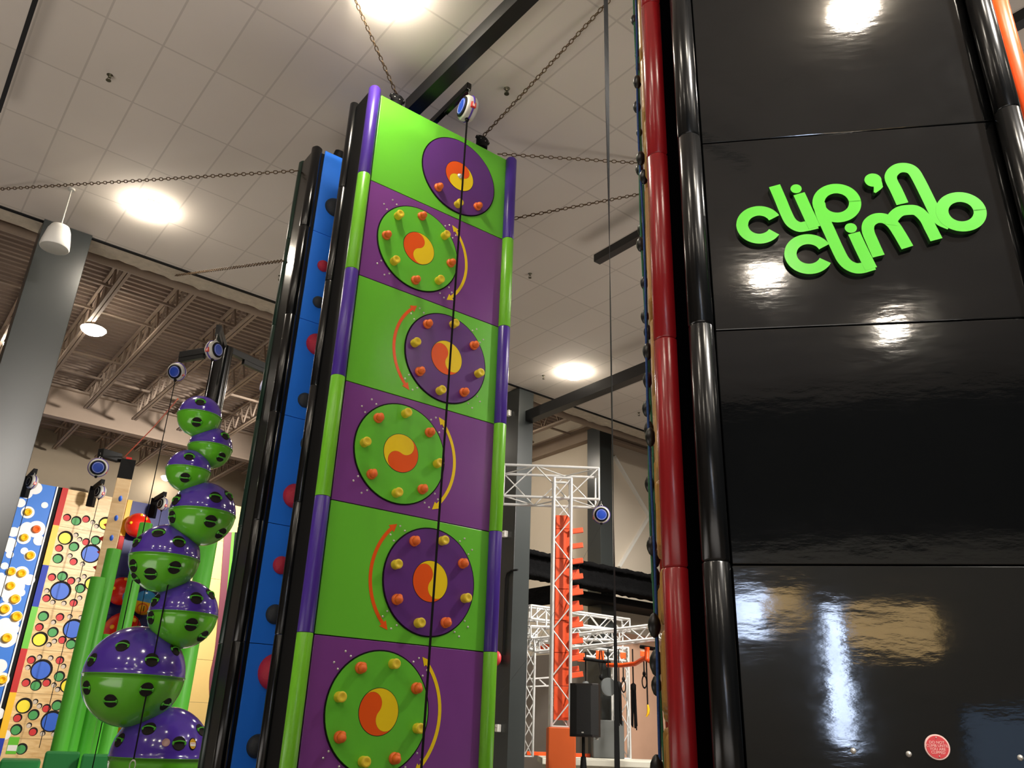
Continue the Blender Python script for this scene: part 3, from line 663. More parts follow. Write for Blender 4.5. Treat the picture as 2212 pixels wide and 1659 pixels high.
# ------------------------------------------------------------------ stacked ball tower
DP = 11.6
pt = atd(485, 752, DP)
bt2 = thing('ball_tower', 'purple and green stacked ball climbing tower on a black pole', 'climbing tower', (pt.x, pt.y, 0))
bl = [(345, 1635, 104, 11.6), (290, 1460, 105, 11.45), (396, 1327, 72.5, 11.3), (356, 1206, 73, 11.15), (437.5, 1110, 69.5, 11.05), (407, 1017, 46.8, 10.95), (454, 968, 46.5, 11.0), (431, 900, 46, 10.9)]
Z1 = lambda x, y: (200+x/3.606, 960+y/3.606)
Z2 = lambda x, y: (170+x/5.043, 1330+y/5.043)
Z3 = lambda x, y: (340+x/4.482, 690+y/4.482)
grips = [[Z2(765, 1230), Z2(1095, 1390), Z2(1330, 1245), Z2(445, 1355)],
         [Z2(478, 325), Z2(798, 480), Z2(1050, 370), Z2(740, 805), Z2(345, 930), Z2(950, 965), Z2(85, 785), Z2(145, 480)],
         [Z1(810, 1195), Z1(770, 1405), Z1(860, 1495), Z1(920, 1165), Z1(488, 1215), Z1(452, 1350)],
         [Z1(515, 685), Z1(675, 755), Z1(640, 960), Z1(450, 1010), Z1(315, 945), Z1(345, 755), Z1(335, 1045)],
         [Z1(960, 410), Z1(920, 600), Z1(1000, 695), Z1(652, 428), Z1(618, 565), Z1(1063, 398)],
         [Z1(755, 92), Z1(720, 260)], [Z3(655, 1125), Z3(618, 1335)], [Z3(418, 795), Z3(380, 995)]]
ztop = pt.z
MB().cyl((pt.x, pt.y, 0), (pt.x, pt.y, ztop), 0.125, n=24).build('pole', M_BLK, bt2)
for s in (-1, 1):
    MB().cyl((pt.x+s*0.15, pt.y-0.08, 4.9), (pt.x+s*0.15, pt.y-0.08, 5.62 if s < 0 else 5.55), 0.035, n=10).build('pole_clamp', M_STEELB, bt2)
ends = [atz(390, 768, ztop), atz(472, 708, ztop), atz(582, 797, ztop)]
for e in ends:
    d = (e-pt).normalized()
    MB().bar(pt, e, 0.07, 0.1).bar(pt+d*0.35-Vector((0, 0, 0.07)), e-Vector((0, 0, 0.07)), 0.06, 0.09).build('belay_arm', M_STEELB, bt2, bevel=0.005)
for (u, v, rp, D), gl in zip(bl, grips):
    c = atd(u, v, D); dep = (c-CAM).dot(FW); R = rp*dep/F*0.985
    m = MB(); N = 14
    prof = [(max(1e-5, R*math.sin(PI/2+PI/2*k/N)), -R*math.cos(PI/2+PI/2*k/N)) for k in range(N+1)]
    m.mat(0).lathe([(R+0.005, 0.0), (R+0.005, 0.006), (R, 0.009)]+prof[1:], 48, Matrix.Translation(c))
    prof2 = [(max(1e-5, R*math.sin(PI*0.5*k/N)), -R*math.cos(PI*0.5*k/N)) for k in range(N+1)]
    m.mat(1).lathe(prof2+[(R+0.006, -0.012), (R+0.006, 0.0)], 48, Matrix.Translation(c))
    b = m.build('ball', [M_BALLP, M_BALLG], bt2)
    hr = 0.074 if rp > 60 else 0.06
    for (gu, gv) in gl:
        d = ray(gu, gv).normalized(); oc = CAM-c; bq = oc.dot(d); disc = bq*bq-(oc.length_squared-R*R)
        t = -bq-math.sqrt(disc) if disc > 0 else -bq
        nrm = (CAM+d*t-c).normalized(); q = c+nrm*R
        up = Vector((0, 0, 1)); x = up.cross(nrm).normalized(); y = nrm.cross(x)
        T = Matrix(((x.x, y.x, nrm.x, q.x), (x.y, y.y, nrm.y, q.y), (x.z, y.z, nrm.z, q.z), (0, 0, 0, 1)))
        sag = -hr*hr/(2*R)
        g = MB().mat(0).lathe([(hr*1.08, sag-0.006), (hr*1.05, sag+0.009), (hr*0.98, sag+0.01), (hr*0.9, sag*0.81+0.005), (hr*0.5, sag*0.25+0.005), (0.001, 0.005)], 24, T)
        g.build('grip_hole', M_HOLE, b, label='dark hand hole')
        dn = -1 if nrm.z < 0.05 else 1
        hb = MB(); w = hr*0.95
        hb.tube([T @ Vector((w*math.cos(PI*k/10), dn*0.018*math.sin(PI*k/10)*(1 if nrm.z > 0.05 else -0.4), sag+0.006+0.026*math.sin(PI*k/10))) for k in range(11)], [0.014]+[0.0085]*9+[0.014], 8)
        for s in (-1, 1): hb.ball((s*w, 0.0, sag+0.008), 0.019, 10, 6, T, (0.7, 1.25, 0.7))
        hb.build('grip_handle', M_LOGO, b, label='bright green hand grip')
    if rp == 104: b0, c0, R0_ = b, c, R
    if rp == 105: b1_, c1_, R1_ = b, c, R
def on_ball(u, v, c, R):
    d = ray(u, v).normalized(); oc = CAM-c; bq = oc.dot(d); t = -bq-math.sqrt(max(0, bq*bq-(oc.length_squared-R*R)))
    nrm = (CAM+d*t-c).normalized(); x = Vector((0, 0, 1)).cross(nrm).normalized(); y = nrm.cross(x); q = c+nrm*R
    return Matrix(((x.x, y.x, nrm.x, q.x), (x.y, y.y, nrm.y, q.y), (x.z, y.z, nrm.z, q.z), (0, 0, 0, 1)))
T = on_ball(358.5, 1604, c0, R0_); s_ = MB().lathe([(0.044, -0.004), (0.044, 0.004), (0.001, 0.004)], 28, T).build('safety_sticker', M_SIGN, b0, label='round pink red sticker')
MB().lathe([(0.044, 0.005), (0.041, 0.005)], 28, T).build('sticker_rim', M_SIGNW, s_)
for k, w in enumerate((0.022, 0.05, 0.036, 0.026)):
    MB().box(-w/2, w/2, 0.014-0.013*k-0.004, 0.014-0.013*k+0.004, 0.004, 0.0052, T).build('sticker_print', M_SIGNW, s_)
T = on_ball(416, 1607, c0, R0_) @ Matrix.Diagonal((0.75, 1.0, 1, 1)); s_ = MB().lathe([(0.068, -0.006), (0.068, 0.004), (0.001, 0.004)], 28, T).build('rating_plate', M_BLKM, b0, label='oval yellow and white plate with dark rim')
MB().lathe([(0.058, 0.0055), (0.001, 0.0055)], 28, T).build('plate_face', M_YEL, s_)
MB().box(-0.05, 0.05, -0.026, 0.014, 0.005, 0.0065, T).build('plate_print', M_WHITE, s_); MB().box(-0.04, 0.04, 0.0, 0.005, 0.006, 0.0072, T).build('plate_print', M_REDL, s_)
# its three belays
vw = (CAM-pt).normalized()
e0 = atd(382, 803, math.hypot(ends[0].x, ends[0].y))
auto_belay((ends[0].x, ends[0].y, e0.z), (vw+Vector((-0.5, -0.1, 0.0))), 0.13, 'pale auto belay with round lid hanging from the left arm of ball tower', strap_to=(ends[0].x, ends[0].y, 0.9), strap_w=0.02, top=ends[0]-Vector((0, 0, 0.1)), hook=True)
e1 = atd(462, 757, math.hypot(ends[1].x, ends[1].y))
ps = [(ends[1].x, ends[1].y, e1.z-0.14), (ends[1].x-0.02, ends[1].y, 0.85)]
auto_belay((ends[1].x, ends[1].y, e1.z), (0.93, -0.36, 0), 0.13, 'auto belay seen side on at the middle arm of ball tower', strap_to=(ends[1].x, ends[1].y, 1.25), strap_w=0.02, top=ends[1]-Vector((0, 0, 0.1)), hook=True)
e2 = atd(576, 835, math.hypot(ends[2].x, ends[2].y))
auto_belay((ends[2].x, ends[2].y, e2.z), (-0.8, -0.6, 0), 0.13, 'auto belay half hidden behind the blue tower edge at ball tower arm', strap_to=(ends[2].x, ends[2].y, 1.0), strap_w=0.02, top=ends[2]-Vector((0, 0, 0.1)))
# ------------------------------------------------------------------ far climbing walls on the left
DW = 28.55
hn = HALL.to_3x3() @ Vector((0, 1, 0))
def hw(u, v, d=DW):                     # sight line met with the plane of the far climbing walls -> (along, up)
    q = HI @ onplane(u, v, H(0, d, 0), hn); return q.x, q.z
def zz(u, v): return (u/5.186, 1020+v/5.186)
def z2(u, v): return (u/5.043, 1330+v/5.043)
aCL0, aCL1 = hw(30, 1050)[0]-1.2, hw(122, 1054)[0]
aW0, aW0b, aW1, aW1b = hw(134, 1056)[0], hw(147, 1058)[0], hw(276, 1078)[0], hw(286, 1080)[0]
ZT = 8.35
cw = thing('climbing_wall', 'blue climbing wall with white cloud shapes and round yellow holds', 'climbing wall', H((aCL0+aCL1)/2, DW, 0))
for i in range(2):
    MB().box(aCL0 if i == 0 else (aCL0+aCL1)/2, (aCL0+aCL1)/2 if i == 0 else aCL1, DW, DW+0.1, 0, ZT, HALL).build('panel', M_CLOUD, cw)
MB().box(aCL1, aW0-0.12, DW-0.05, DW+0.1, 0, ZT, HALL).build('white_edge', M_CLW, cw, label='white edge strip')
MB().box(aW0-0.12, aW0, DW, DW+0.1, 0, ZT, HALL).build('dark_gap', M_BLKM, cw)
clouds = [[zz(395, 180)+(60,), zz(300, 240)+(50,)], [zz(230, 345)+(42,)], [zz(500, 370)+(30,)], [zz(310, 450)+(58,)], [zz(405, 640)+(80,), zz(300, 620)+(52,), zz(240, 645)+(36,), zz(265, 735)+(60,), zz(435, 765)+(48,)],
          [zz(150, 670)+(46,)], [zz(110, 800)+(55,), zz(100, 860)+(36,)], [zz(272, 882)+(32,), zz(335, 935)+(50,)], [zz(110, 925)+(32,)], [zz(50, 1050)+(32,)],
          [zz(125, 1115)+(45,), zz(240, 1130)+(62,), zz(325, 1205)+(50,), zz(120, 1280)+(115,), zz(235, 1350)+(35,), zz(165, 1420)+(52,), zz(80, 1410)+(38,)], [zz(10, 1160)+(28,)], [zz(50, 1535)+(62,)], [zz(183, 1620)+(52,)],
          [z2(50, 100)+(62,), z2(160, 90)+(35,), z2(180, 150)+(30,), z2(75, 240)+(85,), z2(110, 170)+(45,)], [z2(-5, 550)+(60,)], [z2(20, 695)+(60,)], [z2(-20, 1070)+(50,)], [z2(60, 1300)+(40,)]]
for blobs in clouds:
    m = MB()
    for k, (u, v, r) in enumerate(blobs):
        a, z = hw(u, v); R = r/5.1*28/F
        m.prism(circ(a, z, R*1.03, 28), DW-0.012-0.0006*k, DW, HALL)
    m.build('cloud', M_CLW, cw, label='white cloud shape')
for k, (u, v, r) in enumerate([zz(310, 450)+(36,), zz(403, 642)+(38,), zz(268, 735)+(36,), zz(335, 935)+(38,), zz(122, 1115)+(38,), zz(240, 1135)+(38,), zz(115, 1275)+(38,), zz(165, 1422)+(42,), zz(48, 1535)+(42,), zz(183, 1618)+(44,), z2(70, 243)+(42,), z2(20, 698)+(40,)]):
    a, z = hw(u, v); R = r/5.1*28/F
    MB().lathe([(R, 0), (R, 0.07), (R*0.8, 0.1), (R*0.55, 0.09), (R*0.4, 0.04), (0.001, 0.03)], 20, HALL @ Matrix.Translation((a, DW-0.012, z)) @ Matrix.Rotation(PI/2, 4, 'X')).build('cup_hold', M_ORANGE if k == 1 else M_YEL, cw, label='orange cup hold' if k == 1 else 'yellow cup hold')
# plywood wall with coloured finger holes
pw = thing('climbing_wall', 'plywood climbing wall full of round coloured finger holes', 'climbing wall', H((aW0+aW1)/2, DW, 0))
seams = [ZT]+[hw(x, y)[1] for x, y in ((123.4, 1135.7), (101.2, 1221.5), (77, 1311), (54.5, 1401.4), (33.7, 1496), (11, 1594.7))]+[0]
cols = ['red', 'yellow', 'blue', 'green', 'red', 'yellow', 'blue']
MM = {'red': M_RED, 'yellow': M_YEL, 'blue': M_BLUS, 'green': M_GRS}
for i in range(7):
    MB().box(aW0b, aW1, DW, DW+0.1, seams[i+1]+0.004, seams[i]-0.004, HALL).build('plywood_panel', M_PLY, pw)
    MB().box(aW0, aW0b, DW-0.06, DW+0.1, seams[i+1], seams[i], HALL).build('edge_strip', MM[cols[i]], pw, label=cols[i]+' edge strip')
    c = ['yellow', 'red', 'blue', 'yellow', 'red', 'blue', 'green'][i]
    MB().box(aW1, aW1b, DW-0.06, DW+0.1, seams[i+1], seams[i], HALL).build('edge_strip', MM[c], pw, label=c+' edge strip')
holes = {'red': (M_HOLER, 38, [zz(752, 507), zz(965, 525), zz(663, 850), zz(965, 780), zz(825, 1000), zz(583, 1175), zz(798, 1215), zz(523, 1410), zz(825, 1463), zz(673, 1622), z2(430, 123), z2(680, 263), z2(343, 480), z2(653, 485), z2(285, 728), z2(510, 728), z2(507, 1008), z2(193, 1112), z2(362, 1263)]),
         'green': (M_HOLEG, 49, [zz(855, 545), zz(1073, 763), zz(830, 833), zz(650, 967), zz(700, 1165), zz(900, 1300), zz(487, 1612), z2(578, 178), z2(777, 308), z2(648, 660), z2(392, 758), z2(623, 975), z2(367, 1078), z2(178, 1240), z2(235, 1450)]),
         'yellow': (M_HOLEY, 70, [zz(733, 735), zz(1185, 575), zz(1030, 1245), z2(435, 255), z2(262, 980), z2(740, 760)]),
         'blue': (M_HOLEB, 96, [zz(1020, 912), zz(680, 1328), z2(800, 143), z2(453, 588), z2(565, 1150)]),
         'pale': (M_HOLEW, 24, [zz(1040, 560), zz(1080, 605), zz(852, 703), zz(893, 752), zz(785, 935), zz(925, 1028), zz(880, 1205), zz(943, 1168), zz(527, 1327), zz(593, 1455), zz(717, 1467), zz(893, 1408), zz(783, 1617), zz(907, 1628), zz(1033, 368),
                                z2(583, 70), z2(593, 277), z2(533, 315), z2(432, 450), z2(553, 460), z2(305, 563), z2(693, 550), z2(587, 755), z2(628, 802), z2(387, 935), z2(430, 982), z2(318, 1193), z2(465, 1282), z2(587, 1288)])}
for nm, (m_, r, pts) in holes.items():
    for (u, v) in pts:
        a, z = hw(u, v); R = r/5.1*26.8/F; Rb = R*(0.8 if r < 90 else 0.86)
        m = MB(); m.mat(1).prism(circ(a, z, R*1.04, 24), DW-0.004, DW, HALL)
        m.mat(0).prism(circ(a-0.012, z-0.016, Rb, 24), DW-0.008, DW-0.004, HALL)
        m.build('finger_hole', [m_, M_HOLE], pw, label=nm+' round finger hole')
a, z = hw(27, 1612); MB().box(a-0.13, a+0.13, DW-0.01, DW, z-0.2, z+0.24, HALL).build('notice_plate', M_GRS, pw, label='small green and white notice plate'); MB().box(a-0.12, a+0.12, DW-0.014, DW-0.01, z-0.12, z+0.03, HALL).build('notice_print', M_WHITE, pw)
# navy wall with red balls
aN1 = hw(445, 1108)[0]
nw = thing('climbing_wall', 'dark navy climbing wall with shiny red and blue ball holds', 'climbing wall', H((aW1b+aN1)/2, DW, 0))
for i in range(7):
    MB().box(aW1b+0.02, aN1, DW, DW+0.1, seams[i+1]+0.004, seams[i]-0.004, HALL).build('panel', M_NAVY, nw)
for (u, v, r, top, low) in ((298, 1135, 24, M_BALLR, M_BALLR), (263, 1277, 26, M_BALLR, M_BALLR), (313, 1302, 23, M_BALLB, M_YEL), (264, 1362, 33, M_BALLR, M_BALLR), (270, 1578, 26, M_YEL, M_YEL)):
    q = onplane(u, v, H(0, DW-0.35, 0), hn); R = r*29.2/F
    m = MB(); N = 10
    m.mat(0).lathe([(max(1e-5, R*math.cos(PI/2*k/N)), R*math.sin(PI/2*k/N)) for k in range(N+1)], 28, Matrix.Translation(q) @ Matrix.Rotation(0.15, 4, 'Y'))
    m.mat(1).lathe([(max(1e-5, R*math.sin(PI/2*k/N)), -R*math.cos(PI/2*k/N)) for k in range(N+1)], 28, Matrix.Translation(q) @ Matrix.Rotation(0.15, 4, 'Y'))
    m.mat(2).cyl(q, q+hn*0.4, 0.1)
    lb = 'blue and yellow ball hold' if top is M_BALLB else 'yellow ball hold' if top is M_YEL else 'shiny red ball hold'
    b = m.build('ball_hold', [top, low, M_BLKM], nw, label=lb)
    tv = (CAM-q).normalized(); rt_ = Vector((0, 0, 1)).cross(tv).normalized(); uu = tv.cross(rt_)
    if top is M_BALLR:
        for x, y in ((-0.55, 0.15), (0.5, 0.6), (0.1, 0.85)):
            n_ = (tv*math.sqrt(max(0.05, 1-x*x-y*y))+rt_*x+uu*y).normalized()
            MB().ball(q+n_*R, R*0.13, 10, 6).build('knob', M_YEL, b, label='small yellow knob')
        n_ = (tv*0.75+rt_*0.6-uu*0.3).normalized()
        T = Matrix.Translation(q+n_*R*0.86) @ n_.to_track_quat('Z', 'Y').to_matrix().to_4x4()
        MB().lathe([(R*0.5, 0), (R*0.46, R*0.1), (R*0.3, R*0.16), (0.001, R*0.18)], 20, T).build('round_patch', M_YEL if v != 1277 else M_BALLB, b)
    elif top is M_BALLB:
        n_ = (tv*0.85-rt_*0.1-uu*0.45).normalized(); T = Matrix.Translation(q+n_*R*0.92) @ n_.to_track_quat('Z', 'Y').to_matrix().to_4x4()
        MB().torus(T, R*0.38, R*0.06, 20, 6).build('ring_grip', M_ORANGE, b)
        MB().tube([q+uu*R*0.98+tv*R*0.2, q+uu*R*1.25+tv*R*0.25, q-uu*R*0.7+tv*R*1.15], 0.012, 6).build('cord', M_HOLE, b)
# cream wall with maroon strip, mostly hidden by the towers
dC = 24.0
aC0, aC1, aC2, aC3 = hw(405, 1150, dC)[0], hw(484, 1160, dC)[0], hw(496, 1160, dC)[0], hw(500, 1160, dC)[0]
cwall = thing('climbing_wall', 'smooth cream yellow climbing wall with maroon strip beside blue tower', 'climbing wall', H((aC0+aC1)/2, dC, 0))
for i in range(7):
    MB().box(aC0-0.05, aC1+0.45, dC, dC+0.1, 1.1*i+0.004, 1.1*i+1.096, HALL).build('panel', M_CREAM, cwall)
# the maroon strip curves outward towards its foot
def curved(uvs0, uvs1, m, nm, lb, y0):
    P0 = [hw(*p, dC) for p in uvs0]; P1 = [hw(*p, dC) for p in uvs1]
    MB().prism(smooth(P0, 6)+smooth(P1, 6)[::-1], y0, dC+0.05, HALL).build(nm, m, cwall, label=lb)
curved([(484, 1150), (474, 1290), (464, 1400), (452, 1470), (456, 1560), (462, 1640)], [(500, 1150), (488, 1290), (476, 1400), (465, 1470), (470, 1560), (476, 1640)], M_MAROON, 'maroon_strip', 'curving maroon strip', dC-0.03)
curved([(500, 1150), (488, 1290), (476, 1400), (465, 1470), (470, 1560), (476, 1640)], [(506, 1150), (493, 1290), (480, 1400), (469, 1470), (474, 1560), (480, 1640)], M_GRS, 'edge_strip', 'thin lime green edge strip', dC-0.04)
curved([(506, 1150), (493, 1290), (480, 1400), (469, 1470), (474, 1560), (480, 1640)], [(545, 1150), (530, 1290), (520, 1400), (510, 1470), (510, 1560), (510, 1640)], M_DARKW, 'dark_edge', 'dark edge', dC-0.02)
# wooden beam pole with blue holds, black cap and belay arm
DP2 = 20.5
wb = atd(268, 1037, DP2); S = 0.155
wp = thing('climbing_post', 'square pale wooden climbing post with blue holds and black cap', 'climbing post', (wb.x, wb.y, 0))
WPM = frame((wb.x, wb.y, 0), 0.45)
MB().box(-S, S, -S, S, 0, wb.z, WPM).build('post', M_PLY2, wp, bevel=0.01)
MB().box(-S*1.02, S*1.02, -S*1.02, S*1.02, wb.z, atd(272, 995, DP2).z, WPM).build('cap', M_BLKM, wp)
MB().box(-S*0.4, S*0.4, -S*0.4, S*0.4, atd(272, 995, DP2).z, atd(272, 988, DP2).z, WPM).build('cap_bolt', M_RED, wp, label='small red cap top')
am = atd(258, 990, DP2); an = atd(217, 978, DP2-0.4)
MB().bar(am, an, 0.16, 0.2).build('belay_arm', M_BLKM, wp, bevel=0.01)
for u, v in ((260, 1077), (251, 1119), (241, 1162), (231, 1207)):
    q = atd(u, v, DP2-S); MB().ball(q, 0.05, 12, 8, None, (0.8, 0.8, 1.35)).build('hold', M_HOLEB, wp, label='blue oval hold')
for u, v in ((231, 1136), (221, 1165), (217, 1195), (208, 1228)):
    q = atd(u, v, DP2); MB().add([q+Vector((0.05, 0.02, 0.1)), q+Vector((0.05, 0.02, -0.08)), q+Vector((-0.09, -0.0, 0.03)), q+Vector((0.06, 0.12, 0.0))], [(0, 1, 2), (0, 2, 3), (1, 3, 2), (0, 3, 1)]).build('spike_hold', M_RED, wp, label='red pointed hold')
auto_belay(atd(212, 1010, DP2-0.4), (CAM-wb)*1.0, 0.2, 'dim blue-lidded auto belay hanging from the wooden post arm', top=an)
o = MB().tube([atd(268, 988, DP2), atd(330, 925, 18.0), atd(384, 862, 14.0)], 0.011, 6).build('orange_cord', M_ORT, origin=tuple(atd(268, 988, DP2))); tag(o, 'thin orange cord rising from the wooden post cap past the small balls', 'cord')
# belay arms and devices over the far walls
for (u, v, u2, v2, lb, mu) in ((70, 1040, 66, 1020, 'small auto belay over the cloud wall', 1), (217, 1062, 222, 1040, 'small auto belay over the plywood wall', 1), (352, 1088, 355, 1065, 'small auto belay over the navy wall', 1)):
    q = onplane(u, v, H(0, DW-1.0, 0), hn)
    par = {70: cw, 217: pw, 352: nw}[u]
    a = MB().bar(q+Vector((0, 0, 0.32)), q+hn*1.0+Vector((0, 0, 0.32)), 0.12, 0.16).bar(q+hn*1.0+Vector((0, 0, 0.36)), q+hn*1.0+Vector((0, 0, -0.3)), 0.2, 0.2, (0, 1, 0))
    a.build('belay_arm', M_BLKM, par, bevel=0.01)
    auto_belay(q-Vector((0, 0, 0.02)), HALL.to_3x3() @ Vector((-1, -0.3, 0)), 0.2, lb, strap_to=(q.x, q.y, 0.9), strap_w=0.02, top=q+Vector((0, 0, 0.26)), cap=M_BLKM)
# round green poles and their padded feet
poles = [(247, 1187, 14.2, 17.2, 'second tallest green pole, with its top just left of navy wall'), (213, 1248, 15, 16.8, 'green pole with flat top below the wooden post'),
         (316, 1131, 13.2, 18.6, 'tallest green pole, topped beside the upper red ball'), (234, 1371, 13, 17.4, 'short green pole ending under the lowest red ball'),
         (452, 1160, 19, 18.2, 'thick green pole behind the stacked purple balls'), (262, 1462, 14, 16.9, 'green pole emerging below the biggest purple ball')]
for (u, v, r, D, lb) in poles:
    q = atd(u, v, D); R = r*D*0.93/F
    p_ = MB().lathe([(R, 0), (R, q.z-0.01), (R*0.96, q.z)], 24, Matrix.Translation((q.x, q.y, 0))).build('green_pole', M_POLEG, origin=(q.x, q.y, 0)); tag(p_, lb, 'pole')
b0 = atd(5, 1627, 16.6); b1 = atd(95, 1618, 16.6); b2 = atd(240, 1615, 16.0)
def pad(p, q, z, dep, label):
    d = Vector((q.x-p.x, q.y-p.y, 0)); L = d.length; yaw = math.atan2(d.y, d.x)
    T = frame((p.x, p.y, 0), yaw)
    o = MB().box(0, L, 0, dep, 0, z, T).build('foam_pad', M_PADG, origin=(p.x, p.y, 0), bevel=0.03); tag(o, label, 'pad')
pad(b0, b1, 1.02, 0.8, 'low green foam pad below the plywood wall')
pad(atd(100, 1618, 15.4), atd(176, 1618, 15.4), 1.19, 0.35, 'upright green foam pad wrapped round the pole feet')
pad(atd(180, 1622, 15.2), atd(243, 1618, 15.2), 1.17, 0.35, 'green foam pad at pole feet left of bottom purple ball')
# ------------------------------------------------------------------ obstacle course in the far corner
def dist(P): return math.hypot(P.x, P.y)
# sprayed black foam steel beam and the dark deck it carries
o = MB(); dF = 14.5; nseg = 90
def foam_beam(a0, a1, z0, z1, d0, d1, lab):
    m = MB(); prof = [(d0, z0), (d0, z0+0.09), (d0+0.13, z0+0.13), (d0+0.13, z1-0.13), (d0, z1-0.09), (d0, z1), (d1, z1), (d1, z0)]
    fine = []
    for i in range(len(prof)):
        a, b = Vector(prof[i]), Vector(prof[(i+1) % len(prof)]); c = max(1, int((b-a).length/0.06))
        fine += [a.lerp(b, k/c) for k in range(c)]
    n = int((a1-a0)/0.06); K_ = len(fine); vs = []
    for i in range(n+1):
        a = a0+(a1-a0)*i/n
        for p in fine:
            j = noise.noise(Vector((a*9, p.x*9, p.y*9)))*0.035
            vs.append((a, p.x+j, p.y+noise.noise(Vector((a*8+5, p.x*9, p.y*9)))*0.035))
    fs = [(i*K_+j, i*K_+(j+1) % K_, (i+1)*K_+(j+1) % K_, (i+1)*K_+j) for i in range(n) for j in range(K_)]
    fs += [list(range(K_))[::-1], [n*K_+j for j in range(K_)]]
    m.add(vs, fs, HALL, True); struct('foam_beam', m, M_FUZZ, lab, 'beam')
foam_beam(11.26, 19.5, 4.98, 5.55, 14.3, 14.75, 'rough black sprayed steel beam running right from dark square column')
struct('mezzanine_deck', MB().box(13.1, 20, 14.8, 15.7, 4.78, 4.95, HALL), M_BLKM)
struct('mezzanine_beam', MB().box(12.95, 13.15, 14.75, 15.74, 4.55, 4.95, HALL), M_FUZZ)
def truss(m, a, b, s, up=(0, 0, 1), r=0.024, rw=0.011, step=None, faces=(0, 1, 2, 3)):
    a, b = Vector(a), Vector(b); t = (b-a).normalized(); x = t.cross(Vector(up)).normalized(); y = x.cross(t).normalized(); L = (b-a).length
    cs = [(x*sx+y*sy)*(s/2) for sx, sy in ((-1, -1), (1, -1), (1, 1), (-1, 1))]
    for c in cs: m.cyl(a+c, b+c, r, n=8)
    n = max(1, round(L/(step or s*1.15)))
    for k in faces:
        c, d = cs[k], cs[(k+1) % 4]
        for i in range(n):
            p, q = a+t*(L*i/n), a+t*(L*(i+1)/n)
            if (i+k) % 2: m.cyl(p+c, q+d, rw, n=6)
            else: m.cyl(p+d, q+c, rw, n=6)
        for p in (a, b): m.cyl(p+c, p+d, r*0.8, n=6)
    return m
# T-shaped truss tower with orange peg boards
DT = 14.0
tc = atd(1210, 1570, DT)
tt = thing('truss_tower', 'T-shaped aluminium truss tower carrying an orange peg ladder', 'truss', (tc.x, tc.y, 0))
zt = atd(1190, 1050, DT).z; ybar = 0.14
TM = frame((tc.x, tc.y, 0), 0.0)
def tp(u, v, D=DT): return atd(u, v, D)
aT0, aT1 = tp(1088, 1047), tp(1291, 1050)
truss(MB(), (aT0.x, tc.y+0.03, zt), (aT1.x, tc.y+0.03, zt), 0.56, r=0.024, rw=0.012, step=0.5).build('cross_truss', M_ALU, tt)
xm = tp(1212, 1300).x
m = MB(); truss(m, (xm-0.02, tc.y-0.3, 1.8), (xm-0.02, tc.y-0.3, zt+0.02), 0.29, up=(0, 1, 0), r=0.027, rw=0.011, step=0.36)
m.build('mast_truss', M_ALU, tt)
z = 1.9; k = 0
zb = tp(1210, 1120).z
bw = 0.115
while z < zb-0.05:
    z1 = min(z+0.5, zb); MB().box(xm-bw, xm+bw, tc.y-0.26, tc.y-0.22, z, z1-0.008, None).build('orange_board', M_ORB, tt, bevel=0.004); z = z1
for s in (0, 1):
    zp = 2.55
    while zp < (zb-0.1 if s == 0 else 4.3):
        m = MB(); y0 = tc.y-0.3+0.16*s
        L = 0.2 if s == 0 else 0.15
        m.box(-0.02, L, -0.03, 0.03, -0.042, 0.042, Matrix.Translation((xm+0.14, y0, zp+0.1*s)) @ Matrix.Rotation(-0.17, 4, 'Y')); m.build('peg_step', M_ORB, tt, bevel=0.008); zp += 0.255
MB().box(xm-0.145, xm+0.15, tc.y-0.2, tc.y-0.16, 2.4, zb, None).build('side_board', M_ORB, tt)
ob = MB().box(tp(1180, 1570).x, tp(1237, 1570).x, tc.y-0.62, tc.y-0.02, 0, atd(1205, 1571, dist(Vector((tc.x, tc.y-0.6, 0)))).z, None).build('foam_block', M_ORBX, origin=(xm, tc.y-0.3, 0), bevel=0.015); tag(ob, 'tall orange padded block round the foot of the truss tower', 'block')
ba = tp(1299, 1112, DT)
auto_belay(ba, (CAM-ba)+Vector((0.5, 0, 0.6)), 0.145, 'auto belay with bright blue lid hanging from right end of T truss', top=(ba.x, ba.y, zt-0.26), strap_pts=[ba-Vector((0, 0, 0.17)), atd(1152, 1406, 12.5), atd(1066, 1518, 10.2)], strap_w=0.022)
# loudspeaker on its stand
DS = 12.4
sp = atd(1262, 1592, DS); SM = frame((sp.x, sp.y, sp.z), -0.25)
lsp = thing('loudspeaker', 'black loudspeaker on a stand in front of the obstacle course', 'speaker', sp)
wd_ = 0.205; hh = 0.70
poly = [(-wd_, 0), (-wd_*0.98, 0.2), (-0.12, 0.34), (0.12, 0.34), (wd_*0.98, 0.2), (wd_, 0), (0.12, -0.035), (-0.12, -0.035)]
m = MB(); b_ = [(x, y, 0) for x, y in poly]; t_ = [(x, y, hh) for x, y in poly]; n = len(poly)
m.add(b_+t_, [list(range(n)), [n+i for i in range(n)][::-1]]+[(i, i+n, (i+1) % n+n, (i+1) % n) for i in range(n)], SM)
m.build('cabinet', M_SPKS, lsp, bevel=0.008)
MB().add([(-wd_*0.96, -0.012, 0.03), (-0.1, -0.045, 0.03), (0.1, -0.045, 0.03), (wd_*0.96, -0.012, 0.03), (-wd_*0.96, -0.012, hh-0.03), (-0.1, -0.045, hh-0.03), (0.1, -0.045, hh-0.03), (wd_*0.96, -0.012, hh-0.03)],
         [(0, 1, 5, 4), (1, 2, 6, 5), (2, 3, 7, 6)], SM).build('grille', M_SPK, lsp, label='black speaker grille')
MB().box(-0.03, 0.0, -0.05, -0.044, 0.05, 0.065, SM).build('badge', M_GREY, lsp)
